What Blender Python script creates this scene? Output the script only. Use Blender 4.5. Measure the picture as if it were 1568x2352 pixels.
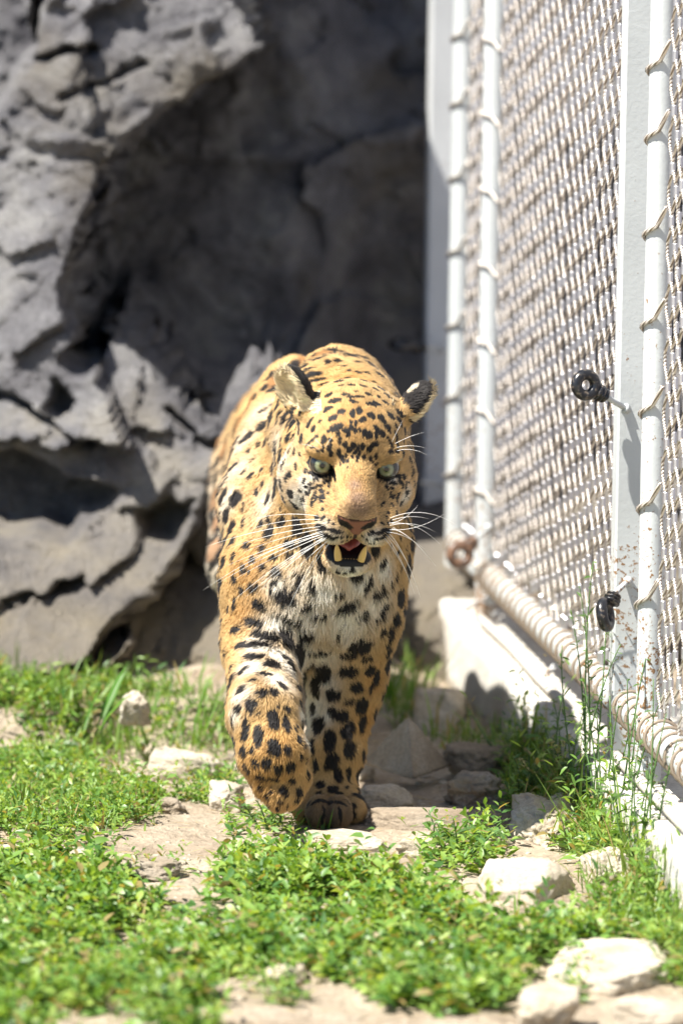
import bpy, bmesh, math, random
import numpy as np
from mathutils import Vector, Matrix
from mathutils.bvhtree import BVHTree

for o in list(bpy.data.objects):
    bpy.data.objects.remove(o, do_unlink=True)
scene = bpy.context.scene
COL = scene.collection
rng = np.random.default_rng(7)
random.seed(7)

# ------------------------------------------------------------------ camera, sky, sun, exposure
CAM_H, FPX, PITCH, ROLL = 1.542, 12400.0, math.atan(1676 / 12400.0), math.radians(0.8)
W0, H0 = 1568.0, 2352.0                      # working pixel frame of the photograph
cam_pos = np.array([0.0, 0.0, CAM_H])
_f = np.array([0, math.cos(PITCH), -math.sin(PITCH)])
_r = np.array([1.0, 0, 0])
_u = np.cross(_r, _f)
c_, s_ = math.cos(ROLL), math.sin(ROLL)
CR, CU, CF = c_ * _r + s_ * _u, -s_ * _r + c_ * _u, _f
cam_data = bpy.data.cameras.new('camera')
cam = bpy.data.objects.new('camera', cam_data)
COL.objects.link(cam)
M = Matrix(((CR[0], CU[0], -CF[0], 0), (CR[1], CU[1], -CF[1], 0), (CR[2], CU[2], -CF[2], CAM_H), (0, 0, 0, 1)))
cam.matrix_world = M
cam_data.sensor_fit = 'HORIZONTAL'
cam_data.sensor_width = 24.0
cam_data.lens = 24.0 * FPX / W0
cam_data.clip_end = 500
cam_data.dof.use_dof = True
cam_data.dof.focus_distance = 7.84
cam_data.dof.aperture_fstop = 3.0
cam_data.dof.aperture_blades = 9
scene.camera = cam

SUN_AZ, SUN_EL = math.radians(60), math.radians(57.5)     # the sun stands behind the camera, to its left
world = bpy.data.worlds.new('World')
scene.world = world
world.use_nodes = True
nt = world.node_tree
sky = nt.nodes.new('ShaderNodeTexSky')
sky.sky_type = 'NISHITA'
sky.sun_disc = False
sky.ozone_density = 4.0
sky.dust_density = 0.3
sky.sun_elevation = SUN_EL
sky.sun_rotation = math.pi + SUN_AZ
nt.links.new(sky.outputs[0], nt.nodes['Background'].inputs[0])
nt.nodes['Background'].inputs[1].default_value = 0.06
sun_data = bpy.data.lights.new('sun', 'SUN')
sun_data.energy = 5.0
sun_data.angle = math.radians(0.53)
sun_data.color = (1.0, 0.95, 0.87)
sun = bpy.data.objects.new('sun', sun_data)
COL.objects.link(sun)
SDIR = Vector((math.sin(SUN_AZ) * math.cos(SUN_EL), math.cos(SUN_AZ) * math.cos(SUN_EL), -math.sin(SUN_EL)))
sun.rotation_euler = SDIR.to_track_quat('-Z', 'Y').to_euler()
sun.location = (-3, -3, 6)
scene.view_settings.view_transform = 'Standard'
scene.view_settings.look = 'None'
scene.view_settings.exposure = 1.35
scene.view_settings.gamma = 1.0
scene.render.engine = 'CYCLES'
cy = scene.cycles
cy.use_denoising = True
cy.max_bounces = 8
cy.transparent_max_bounces = 16
cy.sample_clamp_indirect = 8

# ------------------------------------------------------------------ helpers
def L(px, py, Y):
    """world point seen at photo pixel (px, py) whose depth is Y"""
    d = CF * FPX + CR * (px - W0 / 2) + CU * (H0 / 2 - py)
    return cam_pos + d * (Y / d[1])

def Gd(px, py, z=0.0):
    d = CF * FPX + CR * (px - W0 / 2) + CU * (H0 / 2 - py)
    return cam_pos + d * ((z - CAM_H) / d[2])

def proj(P):
    v = np.asarray(P, float) - cam_pos
    w = v @ CF
    return np.stack([W0 / 2 + FPX * (v @ CR) / w, H0 / 2 - FPX * (v @ CU) / w], -1)

def _hash(ix, iy, iz, seed):
    n = (ix.astype(np.int64) * 374761393 + iy.astype(np.int64) * 668265263 + iz.astype(np.int64) * 2147483647 + seed * 974711) & 0xffffffff
    n = ((n ^ (n >> 13)) * 1274126177) & 0xffffffff
    n = (n ^ (n >> 16)) & 0xffffffff
    return n / 4294967295.0

def vnoise(p, seed=0):
    p = np.asarray(p, float)
    i = np.floor(p).astype(np.int64); f = p - i
    f = f * f * f * (f * (f * 6 - 15) + 10)
    out = 0
    for dx in (0, 1):
        for dy in (0, 1):
            for dz in (0, 1):
                w = (f[..., 0] if dx else 1 - f[..., 0]) * (f[..., 1] if dy else 1 - f[..., 1]) * (f[..., 2] if dz else 1 - f[..., 2])
                out = out + w * _hash(i[..., 0] + dx, i[..., 1] + dy, i[..., 2] + dz, seed)
    return out * 2 - 1

def fbm(p, octaves=4, seed=0, gain=0.5, ridged=False):
    p = np.asarray(p, float); a = 1.0; s = 0.0
    for k in range(octaves):
        n = vnoise(p, seed + k * 17)
        s = s + a * ((1 - 2 * np.abs(n)) if ridged else n)
        p = p * 2.03; a *= gain
    return s

def slabs(u, v, size, seed, off, tilt):
    """angular facets: every cell of a jittered grid is a plane of its own offset and tilt"""
    a, b = u / size, v / size; ia, ib = np.floor(a).astype(np.int64), np.floor(b).astype(np.int64)
    best = np.full(u.shape, 1e9); out = np.zeros(u.shape)
    for i in (-1, 0, 1):
        for j in (-1, 0, 1):
            ca, cb = ia + i, ib + j; z = np.zeros_like(ca)
            ja, jb = ca + _hash(ca, cb, z, seed), cb + _hash(ca, cb, z, seed + 1)
            d = (a - ja) ** 2 + (b - jb) ** 2
            val = off * (2 * _hash(ca, cb, z, seed + 2) - 1) + tilt * size * ((2 * _hash(ca, cb, z, seed + 3) - 1) * (a - ja) + (2 * _hash(ca, cb, z, seed + 4) - 1) * (b - jb))
            m = d < best; best = np.where(m, d, best); out = np.where(m, val, out)
    return out

def poly_sd(px, py, poly):
    """signed distance in pixels, positive inside"""
    poly = np.asarray(poly, float); n = len(poly)
    d = np.full(px.shape, 1e9); ins = np.zeros(px.shape, bool)
    for i in range(n):
        ax, ay = poly[i]; bx, by = poly[(i + 1) % n]
        ex, ey = bx - ax, by - ay
        t = np.clip(((px - ax) * ex + (py - ay) * ey) / (ex * ex + ey * ey + 1e-9), 0, 1)
        d = np.minimum(d, np.hypot(px - ax - t * ex, py - ay - t * ey))
        c = ((ay > py) != (by > py)) & (px < (bx - ax) * (py - ay) / (by - ay + 1e-12) + ax)
        ins ^= c
    return np.where(ins, d, -d)

def line_d(px, py, pts):
    d = np.full(px.shape, 1e9)
    for (ax, ay), (bx, by) in zip(pts[:-1], pts[1:]):
        ex, ey = bx - ax, by - ay
        t = np.clip(((px - ax) * ex + (py - ay) * ey) / (ex * ex + ey * ey + 1e-9), 0, 1)
        d = np.minimum(d, np.hypot(px - ax - t * ex, py - ay - t * ey))
    return d

def sstep(x, a, b):
    t = np.clip((x - a) / (b - a), 0, 1)
    return t * t * (3 - 2 * t)

def mesh_obj(name, verts, faces, mat=None, parent=None, smooth=True):
    me = bpy.data.meshes.new(name)
    verts = np.asarray(verts, np.float32)
    if isinstance(faces, np.ndarray):
        nv, k = len(verts), faces.shape[1]
        me.vertices.add(nv); me.vertices.foreach_set('co', verts.ravel())
        me.loops.add(faces.size); me.loops.foreach_set('vertex_index', faces.astype(np.int32).ravel())
        me.polygons.add(len(faces)); me.polygons.foreach_set('loop_start', np.arange(0, faces.size, k, dtype=np.int32))
        me.update(calc_edges=True); me.validate()
    else:
        me.from_pydata([tuple(map(float, v)) for v in verts], [], faces); me.update()
    if smooth:
        me.polygons.foreach_set('use_smooth', np.ones(len(me.polygons), bool))
    if mat: me.materials.append(mat)
    o = bpy.data.objects.new(name, me); COL.objects.link(o)
    if parent is not None: o.parent = parent
    return o

def inst(name, me, loc=(0, 0, 0), parent=None, rot=None, scale=None):
    o = bpy.data.objects.new(name, me); COL.objects.link(o)
    o.location = loc
    if rot is not None: o.rotation_euler = rot
    if scale is not None: o.scale = scale
    if parent is not None: o.parent = parent
    return o

def empty(name, loc=(0, 0, 0)):
    o = bpy.data.objects.new(name, None); COL.objects.link(o); o.location = loc
    o.empty_display_size = 0.05
    return o

def tag(o, label=None, cat=None, group=None, kind=None):
    if label: o['label'] = label
    if cat: o['category'] = cat
    if group: o['group'] = group
    if kind: o['kind'] = kind
    return o

def tube(pts, r, sides=8, caps=True):
    """verts, faces of a tube along pts; r a number or one per point"""
    pts = np.asarray(pts, float); n = len(pts)
    r = np.broadcast_to(np.asarray(r, float), (n,))
    t = np.gradient(pts, axis=0); t /= np.linalg.norm(t, axis=1)[:, None] + 1e-12
    ref = np.array([0.0, 0, 1]) if abs(t[0][2]) < 0.9 else np.array([1.0, 0, 0])
    a = np.cross(t[0], ref); a /= np.linalg.norm(a)
    V = []
    ang = np.arange(sides) * 2 * math.pi / sides
    for i in range(n):
        a = a - t[i] * (a @ t[i]); a /= np.linalg.norm(a) + 1e-12
        b = np.cross(t[i], a)
        V.append(pts[i] + r[i] * (np.cos(ang)[:, None] * a + np.sin(ang)[:, None] * b))
    V = np.concatenate(V)
    F = []
    for i in range(n - 1):
        for k in range(sides):
            k2 = (k + 1) % sides
            F.append((i * sides + k, i * sides + k2, (i + 1) * sides + k2, (i + 1) * sides + k))
    if caps:
        F.append(tuple(range(sides))[::-1]); F.append(tuple(range((n - 1) * sides, n * sides)))
    return V, F

def join(parts):
    V, F, k = [], [], 0
    for v, f in parts:
        V.append(np.asarray(v, float)); F += [tuple(i + k for i in q) for q in f]; k += len(v)
    return np.concatenate(V), F

def beam(p0, p1, w, h, up=(0, 0, 1), bev=0.0):
    """box bar from p0 to p1, w across and h along up, with chamfered long edges"""
    p0, p1 = np.asarray(p0, float), np.asarray(p1, float)
    t = p1 - p0; t /= np.linalg.norm(t)
    u = np.asarray(up, float); u = u - t * (u @ t); u /= np.linalg.norm(u); s = np.cross(t, u)
    b = bev
    prof = [(-w / 2 + b, -h / 2), (w / 2 - b, -h / 2), (w / 2, -h / 2 + b), (w / 2, h / 2 - b), (w / 2 - b, h / 2), (-w / 2 + b, h / 2), (-w / 2, h / 2 - b), (-w / 2, -h / 2 + b)] if b else \
           [(-w / 2, -h / 2), (w / 2, -h / 2), (w / 2, h / 2), (-w / 2, h / 2)]
    n = len(prof)
    V = np.array([p + s * x + u * y for p in (p0, p1) for x, y in prof])
    F = [(k, (k + 1) % n, n + (k + 1) % n, n + k) for k in range(n)] + [tuple(range(n))[::-1], tuple(range(n, 2 * n))]
    return V, F

# ---- material helpers
def new_mat(name):
    m = bpy.data.materials.new(name); m.use_nodes = True
    nt = m.node_tree
    return m, nt, nt.nodes['Principled BSDF']

def N(nt, typ, **kw):
    n = nt.nodes.new(typ)
    for k, v in kw.items():
        if k == 'inp':
            for i, x in v.items(): n.inputs[i].default_value = x
        else: setattr(n, k, v)
    return n

def ramp(nt, stops):
    r = nt.nodes.new('ShaderNodeValToRGB'); e = r.color_ramp.elements
    while len(e) < len(stops): e.new(0.5)
    for k, (p, c) in enumerate(stops):
        e[k].position = p; e[k].color = (*c, 1)
    return r

def stone_mat(name, cols, scale=6, bump=0.4, stain=None, dust=None, rough=0.92, bdist=0.02):
    m, nt, b = new_mat(name); l = nt.links.new
    tc = N(nt, 'ShaderNodeNewGeometry')
    n1 = N(nt, 'ShaderNodeTexNoise', inp={'Scale': scale, 'Detail': 9, 'Roughness': 0.62})
    l(tc.outputs['Position'], n1.inputs['Vector'])
    r1 = ramp(nt, [(0.28 + 0.44 * i / (len(cols) - 1), c) for i, c in enumerate(cols)])
    l(n1.outputs['Fac'], r1.inputs['Fac'])
    n2 = N(nt, 'ShaderNodeTexNoise', inp={'Scale': scale * 14, 'Detail': 6, 'Roughness': 0.7})
    l(tc.outputs['Position'], n2.inputs['Vector'])
    mr = N(nt, 'ShaderNodeMapRange', inp={1: 0.3, 2: 0.7, 3: 0.72, 4: 1.22})
    l(n2.outputs['Fac'], mr.inputs[0])
    mx = N(nt, 'ShaderNodeMix', data_type='RGBA', blend_type='MULTIPLY', inp={0: 1.0})
    l(r1.outputs[0], mx.inputs['A']); l(mr.outputs[0], mx.inputs['B'])
    out = mx.outputs['Result']
    if dust:
        sp = N(nt, 'ShaderNodeSeparateXYZ'); l(tc.outputs['Position'], sp.inputs[0])
        zz = N(nt, 'ShaderNodeMapRange', inp={1: dust[1], 2: dust[2], 3: 0.75, 4: -0.35}); l(sp.outputs[2], zz.inputs[0])
        sm = N(nt, 'ShaderNodeMath', operation='ADD', use_clamp=True); l(zz.outputs[0], sm.inputs[0]); nn = N(nt, 'ShaderNodeMapRange', inp={1: 0.3, 2: 0.7, 3: -0.35, 4: 0.35}); l(n1.outputs['Fac'], nn.inputs[0]); l(nn.outputs[0], sm.inputs[1])
        md = N(nt, 'ShaderNodeMix', data_type='RGBA', inp={'B': (*dust[0], 1)}); l(sm.outputs[0], md.inputs[0]); l(out, md.inputs['A']); out = md.outputs['Result']
    if stain:
        n3 = N(nt, 'ShaderNodeTexNoise', inp={'Scale': stain[1], 'Detail': 5, 'Roughness': 0.6})
        l(tc.outputs['Position'], n3.inputs['Vector'])
        r3 = ramp(nt, [(stain[2], (0, 0, 0)), (stain[2] + 0.14, (1, 1, 1))])
        l(n3.outputs['Fac'], r3.inputs['Fac'])
        m2 = N(nt, 'ShaderNodeMix', data_type='RGBA', inp={'B': (*stain[0], 1)})
        mm = N(nt, 'ShaderNodeMath', operation='MULTIPLY', inp={1: stain[3]})
        l(r3.outputs[0], mm.inputs[0]); l(mm.outputs[0], m2.inputs[0]); l(out, m2.inputs['A'])
        out = m2.outputs['Result']
    l(out, b.inputs['Base Color'])
    b.inputs['Roughness'].default_value = rough
    b.inputs['Specular IOR Level'].default_value = 0.2
    bp = N(nt, 'ShaderNodeBump', inp={'Strength': bump, 'Distance': bdist})
    ad = N(nt, 'ShaderNodeMath', operation='ADD')
    l(n1.outputs['Fac'], ad.inputs[0]); l(n2.outputs['Fac'], ad.inputs[1])
    l(ad.outputs[0], bp.inputs['Height']); l(bp.outputs[0], b.inputs['Normal'])
    return m

def attr_leaf_mat(name, rough=0.45, trans=0.35):
    m, nt, b = new_mat(name); l = nt.links.new
    a = N(nt, 'ShaderNodeAttribute', attribute_name='tint')
    l(a.outputs['Color'], b.inputs['Base Color'])
    b.inputs['Roughness'].default_value = rough
    b.inputs['Specular IOR Level'].default_value = 0.45
    t = N(nt, 'ShaderNodeBsdfTranslucent')
    g = N(nt, 'ShaderNodeMix', data_type='RGBA', blend_type='MULTIPLY', inp={0: 1.0, 'B': (1.5, 1.35, 0.5, 1)})
    l(a.outputs['Color'], g.inputs['A']); l(g.outputs['Result'], t.inputs['Color'])
    mx = N(nt, 'ShaderNodeMixShader', inp={0: trans})
    l(b.outputs[0], mx.inputs[1]); l(t.outputs[0], mx.inputs[2])
    l(mx.outputs[0], nt.nodes['Material Output'].inputs['Surface'])
    return m

def set_tint(o, cols, domain='FACE'):
    a = o.data.attributes.new('tint', 'FLOAT_COLOR', domain)
    c = np.ones((len(cols), 4), np.float32); c[:, :3] = cols
    a.data.foreach_set('color', c.ravel())
# ------------------------------------------------------------------ ground
BANK = [(-3000, 1200), (545, 1200), (552, 1680), (500, 1702), (420, 1712), (300, 1690), (150, 1722), (-3000, 1790)]
def ground_z(X, Y):
    X = np.asarray(X, float); Y = np.asarray(Y, float)
    P = np.stack([X, Y, np.zeros_like(X)], -1)
    q = proj(P)
    far = np.clip((Y - 4) / 1.5, 0, 1)
    z = 0.016 * fbm(P * 3.1, 4, 3) * far
    z = z + 0.004 * fbm(P * 22, 3, 9)
    sd = poly_sd(q[..., 0], q[..., 1], BANK)
    z = z + 0.05 * sstep(sd, -14, 22) * (Y > 6)
    # ground washed out beneath the end of the kerb, trodden flat where the leopard walks
    z = z - 0.055 * np.exp(-(((q[..., 0] - 1040) / 90) ** 2 + ((q[..., 1] - 1575) / 60) ** 2)) * (Y > 6)
    flat = np.exp(-((X + 0.03) / 0.16) ** 2 - ((Y - 7.96) / 0.22) ** 2)
    return z * (1 - 0.85 * flat)

def axis(parts):
    out = []
    for a, b, h in parts: out.append(np.arange(a, b, h))
    return np.unique(np.round(np.concatenate(out), 5))

m_dirt = stone_mat('dirt', [(0.26, 0.20, 0.14), (0.40, 0.33, 0.245), (0.50, 0.43, 0.335)], scale=5, bump=0.9,
                   stain=((0.20, 0.14, 0.09), 3.2, 0.56, 0.5), bdist=0.012)
gx = axis([(-60, -4, 4), (-4, -0.8, 0.1), (-0.8, 0.8, 0.008), (0.8, 4, 0.1), (4, 64, 4)])
gy = axis([(-60, 4, 4), (4, 6.2, 0.1), (6.2, 9.7, 0.010), (9.7, 12, 0.1), (12, 64, 4)])
GX, GY = np.meshgrid(gx, gy, indexing='ij')
GZ = ground_z(GX, GY)
V = np.stack([GX, GY, GZ], -1).reshape(-1, 3)
ii = np.arange(len(gx) * len(gy)).reshape(len(gx), len(gy))
F = np.stack([ii[:-1, :-1], ii[1:, :-1], ii[1:, 1:], ii[:-1, 1:]], -1).reshape(-1, 4)
ground = mesh_obj('ground', V, F, m_dirt)
tag(ground, 'dry pale trodden soil of the enclosure', kind='structure')

# ------------------------------------------------------------------ rock face
LIT = [(660, -900), (600, -200), (560, -40), (590, 40), (622, 100), (585, 150), (540, 185), (480, 215), (430, 240), (395, 252), (330, 300), (275, 350), (245, 400), (215, 465),
       (200, 520), (185, 600), (180, 660), (215, 720), (178, 790), (195, 800), (240, 745), (272, 690), (285, 740), (330, 780), (375, 840), (420, 875), (470, 905),
       (520, 945), (545, 985), (530, 1060), (505, 1120), (455, 1180), (405, 1235), (350, 1290), (280, 1330), (240, 1385), (330, 1330), (345, 1350),
       (250, 1430), (270, 1460), (190, 1500), (120, 1600), (60, 1900), (-6000, 1900), (-6000, -900)]
LUMP = [(525, 880), (560, 830), (595, 810), (640, 755), (668, 772), (650, 820), (610, 860), (570, 925), (520, 945)]
SLIVER = [(566, 285), (572, 230), (590, 195), (618, 180), (604, 215), (596, 250), (574, 292)]
SLIVER2 = [(628, 412), (634, 380), (648, 366), (645, 400), (655, 450), (658, 498), (648, 495), (640, 440)]
CLEFT = [(-6000, -900), (58, -900), (50, 20), (62, 120), (40, 150), (18, 210), (-15, 270), (-6000, 420)]
HOLLOW = [(-2000, 985), (60, 975), (130, 998), (200, 1045), (262, 1050), (308, 1078), (285, 1120), (215, 1140), (180, 1185), (120, 1160), (60, 1172), (-2000, 1170)]
HOLLOW2 = [(330, 1105), (420, 1080), (480, 1095), (455, 1150), (400, 1190), (340, 1150)]
HOLLOW3 = [(150, 830), (205, 862), (200, 905), (160, 915), (120, 880)]
CRACKS = [([(-60, 812), (60, 880), (140, 912), (240, 965)], 7, 0.07), ([(400, 915), (440, 950), (505, 978)], 8, 0.06), ([(70, 0), (62, 130)], 12, 0.2),
          ([(90, 120), (190, 112), (215, 105)], 6, 0.08), ([(130, 1410), (240, 1360), (330, 1300)], 9, 0.10), ([(60, 1290), (160, 1262), (230, 1240)], 7, 0.07),
          ([(40, 1400), (190, 1440)], 8, 0.05), ([(150, 205), (290, 150), (330, 130)], 7, 0.05)]
rx = axis([(-4.5, -0.85, 0.09), (-0.85, 0.32, 0.0062), (0.32, 4.0, 0.09)])
rz = axis([(-0.4, -0.02, 0.04), (-0.02, 1.3, 0.0062), (1.3, 3.4, 0.07)])
RX, RZ = np.meshgrid(rx, rz, indexing='ij')
P3 = np.stack([RX, np.full_like(RX, 9.55), RZ], -1)
q = proj(P3)
wx = q[..., 0] + 16 * fbm(P3 * 9, 4, 21) + 5 * fbm(P3 * 40, 2, 23)
wy = q[..., 1] + 16 * fbm(P3 * 9 + 40, 4, 22) + 5 * fbm(P3 * 40 + 9, 2, 24)
zc = np.clip(RZ, -0.1, 3)
bulge = 9.02 + 0.45 * np.minimum(zc, 1.6) + 0.1 * np.maximum(zc - 1.6, 0) - 0.36 * sstep(0.36 - zc, 0, 0.36)
recess = bulge + 0.27 + 0.50 * sstep(zc, 0.06, 0.5) + 0.55 * sstep(q[..., 0], 640, 900) * (1 - 0.75 * sstep(zc, 0.3, 0.9))
lit = sstep(poly_sd(wx, wy, LIT), -12, 26)
D = recess + (bulge - recess) * lit
for poly, keep in ():
    w = sstep(poly_sd(wx, wy, poly), -22, 34)
    D = D + (bulge + keep - D) * w
D = D + 0.55 * sstep(poly_sd(wx, wy, CLEFT), -8, 30)
D = D + 0.20 * sstep(poly_sd(wx, wy, HOLLOW), -8, 34) + 0.11 * sstep(poly_sd(wx, wy, HOLLOW2), -8, 26) + 0.10 * sstep(poly_sd(wx, wy, HOLLOW3), -6, 18)
for pts, w, dep in CRACKS:
    D = D + dep * np.exp(-(line_d(wx, wy, pts) / w) ** 2)
rough = 0.9 + 0.1 * lit
su = RX + 0.05 * fbm(P3 * 6, 4, 36) + RZ * 0.35; sv = RZ * 1.25 + 0.05 * fbm(P3 * 6 + 11, 4, 37) - RX * 0.25
D = D + rough * (0.045 * fbm(P3 * 4.2, 2, 31) + slabs(su * 0.9 + sv * 0.4, sv * 0.9 - su * 0.4, 0.42, 55, 0.024, 0.34) + slabs(su, sv, 0.17, 61, 0.008, 0.17) + slabs(su * 0.8 + sv * 0.6, sv * 0.8 - su * 0.6, 0.075, 71, 0.004, 0.16) + slabs(su, sv, 0.034, 81, 0.0022, 0.18) + 0.006 * fbm(P3 * 13, 4, 32) + 0.004 * fbm(P3 * 70, 2, 33)) + 0.02
edge = 4 * lit * (1 - lit)
Pd = np.stack([RX, D, RZ], -1)
V = np.stack([RX + edge * (0.030 * fbm(Pd * 9, 4, 41) + 0.8 * slabs(D, sv, 0.11, 91, 0.02, 0.3)), D, RZ + edge * 0.025 * fbm(Pd * 9 + 5, 4, 42)], -1).reshape(-1, 3)
ii = np.arange(RX.size).reshape(RX.shape)
F = np.stack([ii[:-1, :-1], ii[1:, :-1], ii[1:, 1:], ii[:-1, 1:]], -1).reshape(-1, 4)
m_rock = stone_mat('rock', [(0.115, 0.112, 0.125), (0.26, 0.255, 0.265), (0.45, 0.44, 0.42)], scale=7.5, bump=0.95,
                   stain=((0.17, 0.14, 0.085), 2.6, 0.54, 0.55), dust=((0.33, 0.275, 0.185), 0.05, 0.62), bdist=0.03)
rock = mesh_obj('rock_face', V, F, m_rock)
tag(rock, 'craggy grey rock face with a deep shaded recess behind the leopard', kind='structure')

# ------------------------------------------------------------------ fence line
X0F, TA = 1.445, 0.128
AL = math.atan(TA)
ft = np.array([math.sin(AL), -math.cos(AL), 0.0])       # along the fence, towards the camera
fn = np.array([-math.cos(AL), -math.sin(AL), 0.0])      # out of the fence, towards the leopard
def FP(d, out=0.0, z=0.0):
    return np.array([X0F - TA * d, d, z]) + fn * out

def painted(name, col, rust=0.0, rough=0.45, metal=0.0):
    m, nt, b = new_mat(name); l = nt.links.new
    g = N(nt, 'ShaderNodeNewGeometry')
    n1 = N(nt, 'ShaderNodeTexNoise', inp={'Scale': 150, 'Detail': 4, 'Roughness': 0.6})
    l(g.outputs['Position'], n1.inputs['Vector'])
    n2 = N(nt, 'ShaderNodeTexNoise', inp={'Scale': 7, 'Detail': 4, 'Roughness': 0.6})
    l(g.outputs['Position'], n2.inputs['Vector'])
    r0 = ramp(nt, [(0.3, tuple(0.86 * c for c in col)), (0.7, col)])
    l(n2.outputs['Fac'], r0.inputs['Fac'])
    out = r0.outputs[0]
    if rust:
        ad = N(nt, 'ShaderNodeMath', operation='MULTIPLY_ADD', inp={1: 0.55}); l(n2.outputs['Fac'], ad.inputs[0]); l(n1.outputs['Fac'], ad.inputs[2])
        # rust climbs from the foot of the steel, where water stands
        sx = N(nt, 'ShaderNodeSeparateXYZ'); l(g.outputs['Position'], sx.inputs[0])
        mz = N(nt, 'ShaderNodeMapRange', inp={1: 0.75, 2: 0.1, 3: -0.06, 4: 0.13}); l(sx.outputs[2], mz.inputs[0])
        a2 = N(nt, 'ShaderNodeMath', operation='ADD'); l(ad.outputs[0], a2.inputs[0]); l(mz.outputs[0], a2.inputs[1])
        r = ramp(nt, [(0.90 - rust, (0, 0, 0)), (0.97 - rust, (1, 1, 1))]); l(a2.outputs[0], r.inputs['Fac'])
        mx = N(nt, 'ShaderNodeMix', data_type='RGBA', inp={'B': (0.23, 0.13, 0.06, 1)})
        l(r.outputs[0], mx.inputs[0]); l(out, mx.inputs['A']); out = mx.outputs['Result']
    l(out, b.inputs['Base Color'])
    b.inputs['Roughness'].default_value = rough; b.inputs['Metallic'].default_value = metal
    bp = N(nt, 'ShaderNodeBump', inp={'Strength': 0.25, 'Distance': 0.002}); l(n1.outputs['Fac'], bp.inputs['Height']); l(bp.outputs[0], b.inputs['Normal'])
    return m

m_paint = painted('white_paint', (0.52, 0.55, 0.55), rust=-0.01)
m_galv = painted('grey_paint', (0.55, 0.57, 0.58), rust=-0.05)
m_rusty = painted('rusty_steel', (0.52, 0.49, 0.44), rust=0.0, rough=0.6)
# stranded steel rope: fine diagonal lay in the relief and in the colour
m_rope, nt, b = new_mat('steel_rope'); l = nt.links.new
tc = N(nt, 'ShaderNodeTexCoord')
mp = N(nt, 'ShaderNodeMapping'); mp.inputs['Rotation'].default_value = (0.5, 0.6, 0); mp.inputs['Scale'].default_value = (1, 1, 1)
l(tc.outputs['Object'], mp.inputs[0])
wv = N(nt, 'ShaderNodeTexWave', bands_direction='Z', inp={'Scale': 75, 'Distortion': 0.2}); l(mp.outputs[0], wv.inputs[0])
r = ramp(nt, [(0.15, (0.28, 0.23, 0.19)), (0.6, (0.80, 0.75, 0.68))]); l(wv.outputs['Fac'], r.inputs['Fac']); l(r.outputs[0], b.inputs['Base Color'])
b.inputs['Metallic'].default_value = 0.55; b.inputs['Roughness'].default_value = 0.36
bp = N(nt, 'ShaderNodeBump', inp={'Strength': 0.7, 'Distance': 0.0012}); l(wv.outputs['Fac'], bp.inputs['Height']); l(bp.outputs[0], b.inputs['Normal'])
m_ferrule, nt, b = new_mat('ferrule_steel')
b.inputs['Base Color'].default_value = (0.60, 0.60, 0.63, 1); b.inputs['Metallic'].default_value = 0.85; b.inputs['Roughness'].default_value = 0.38

m_coil = painted('weathered_rope', (0.24, 0.19, 0.14), rough=0.6, metal=0.3)
ZTOP = 2.0
def post(name, d, label, r=0.021, box=None, z0=0.06, out=0.0, mat=m_paint, welds=True):
    base = FP(d, out, z0)
    root = empty(name, base)
    if box:
        v, f = beam((0, 0, 0), (0, 0, ZTOP - z0), box[0], box[1], up=fn, bev=0.003)
    else:
        n = 60
        zz = np.linspace(0, ZTOP - z0, n)
        rr = r * (1 + 0.012 * np.array([random.uniform(-1, 1) for _ in range(n)]))
        v, f = tube(np.stack([0 * zz, 0 * zz, zz], 1), rr, 24)
    mesh_obj('tube' if not box else 'bar', v, f, mat, root, smooth=not box)
    # foot plate
    v, f = beam(-0.045 * ft + np.array([0, 0, 0.004]), 0.045 * ft + np.array([0, 0, 0.004]), 0.07, 0.008, bev=0.001)
    mesh_obj('foot_plate', v, f, m_rusty, root, smooth=False)
    tag(root, label, 'fence post', 'fence posts')
    return root

# each fence bay: cables zigzag upright, clamped to their neighbours by ferrules
PITCH_J, HD, FL = 0.0275, 0.079, 0.0175
def cable_mesh(sign, z0, z1, name):
    pts = []
    k = 0; z = z0
    a = PITCH_J / 2 - 0.0022
    while z < z1:
        s = sign * (1 if k % 2 == 0 else -1)
        for dz in (-FL / 2, FL / 2): pts.append((s * a, z + dz))
        # rope bows a little between clamps
        for t in (0.25, 0.5, 0.75):
            e = (1 - 2 * t) + 0.10 * math.sin(2 * math.pi * t)
            pts.append((s * a * e, z + FL / 2 + t * (HD / 2 - FL)))
        z += HD / 2; k += 1
    pts = np.array([ft * x + np.array([0, 0, zz]) for x, zz in pts])
    v, f = tube(pts, 0.0025, 6)
    me = mesh_obj(name, v, f, m_rope)
    d = me.data; bpy.data.objects.remove(me); return d

def ferrule_data():
    prof = [(-FL / 2, 0.0034), (-FL / 2 + 0.001, 0.0043), (FL / 2 - 0.001, 0.0043), (FL / 2, 0.0034)]
    sides = 8; V = []
    for z, r in prof:
        for k in range(sides):
            an = k * 2 * math.pi / sides
            V.append(ft * (math.cos(an) * r * 1.35) + fn * (math.sin(an) * r) + np.array([0, 0, z]))
    F = [(i * sides + k, i * sides + (k + 1) % sides, (i + 1) * sides + (k + 1) % sides, (i + 1) * sides + k) for i in range(3) for k in range(sides)]
    F += [tuple(range(sides))[::-1], tuple(range(3 * sides, 4 * sides))]
    return np.array(V), F
FV, FF = ferrule_data()
_o = mesh_obj('ferrule', FV, FF, m_ferrule, smooth=False); ME_FER = _o.data; bpy.data.objects.remove(_o)

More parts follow.
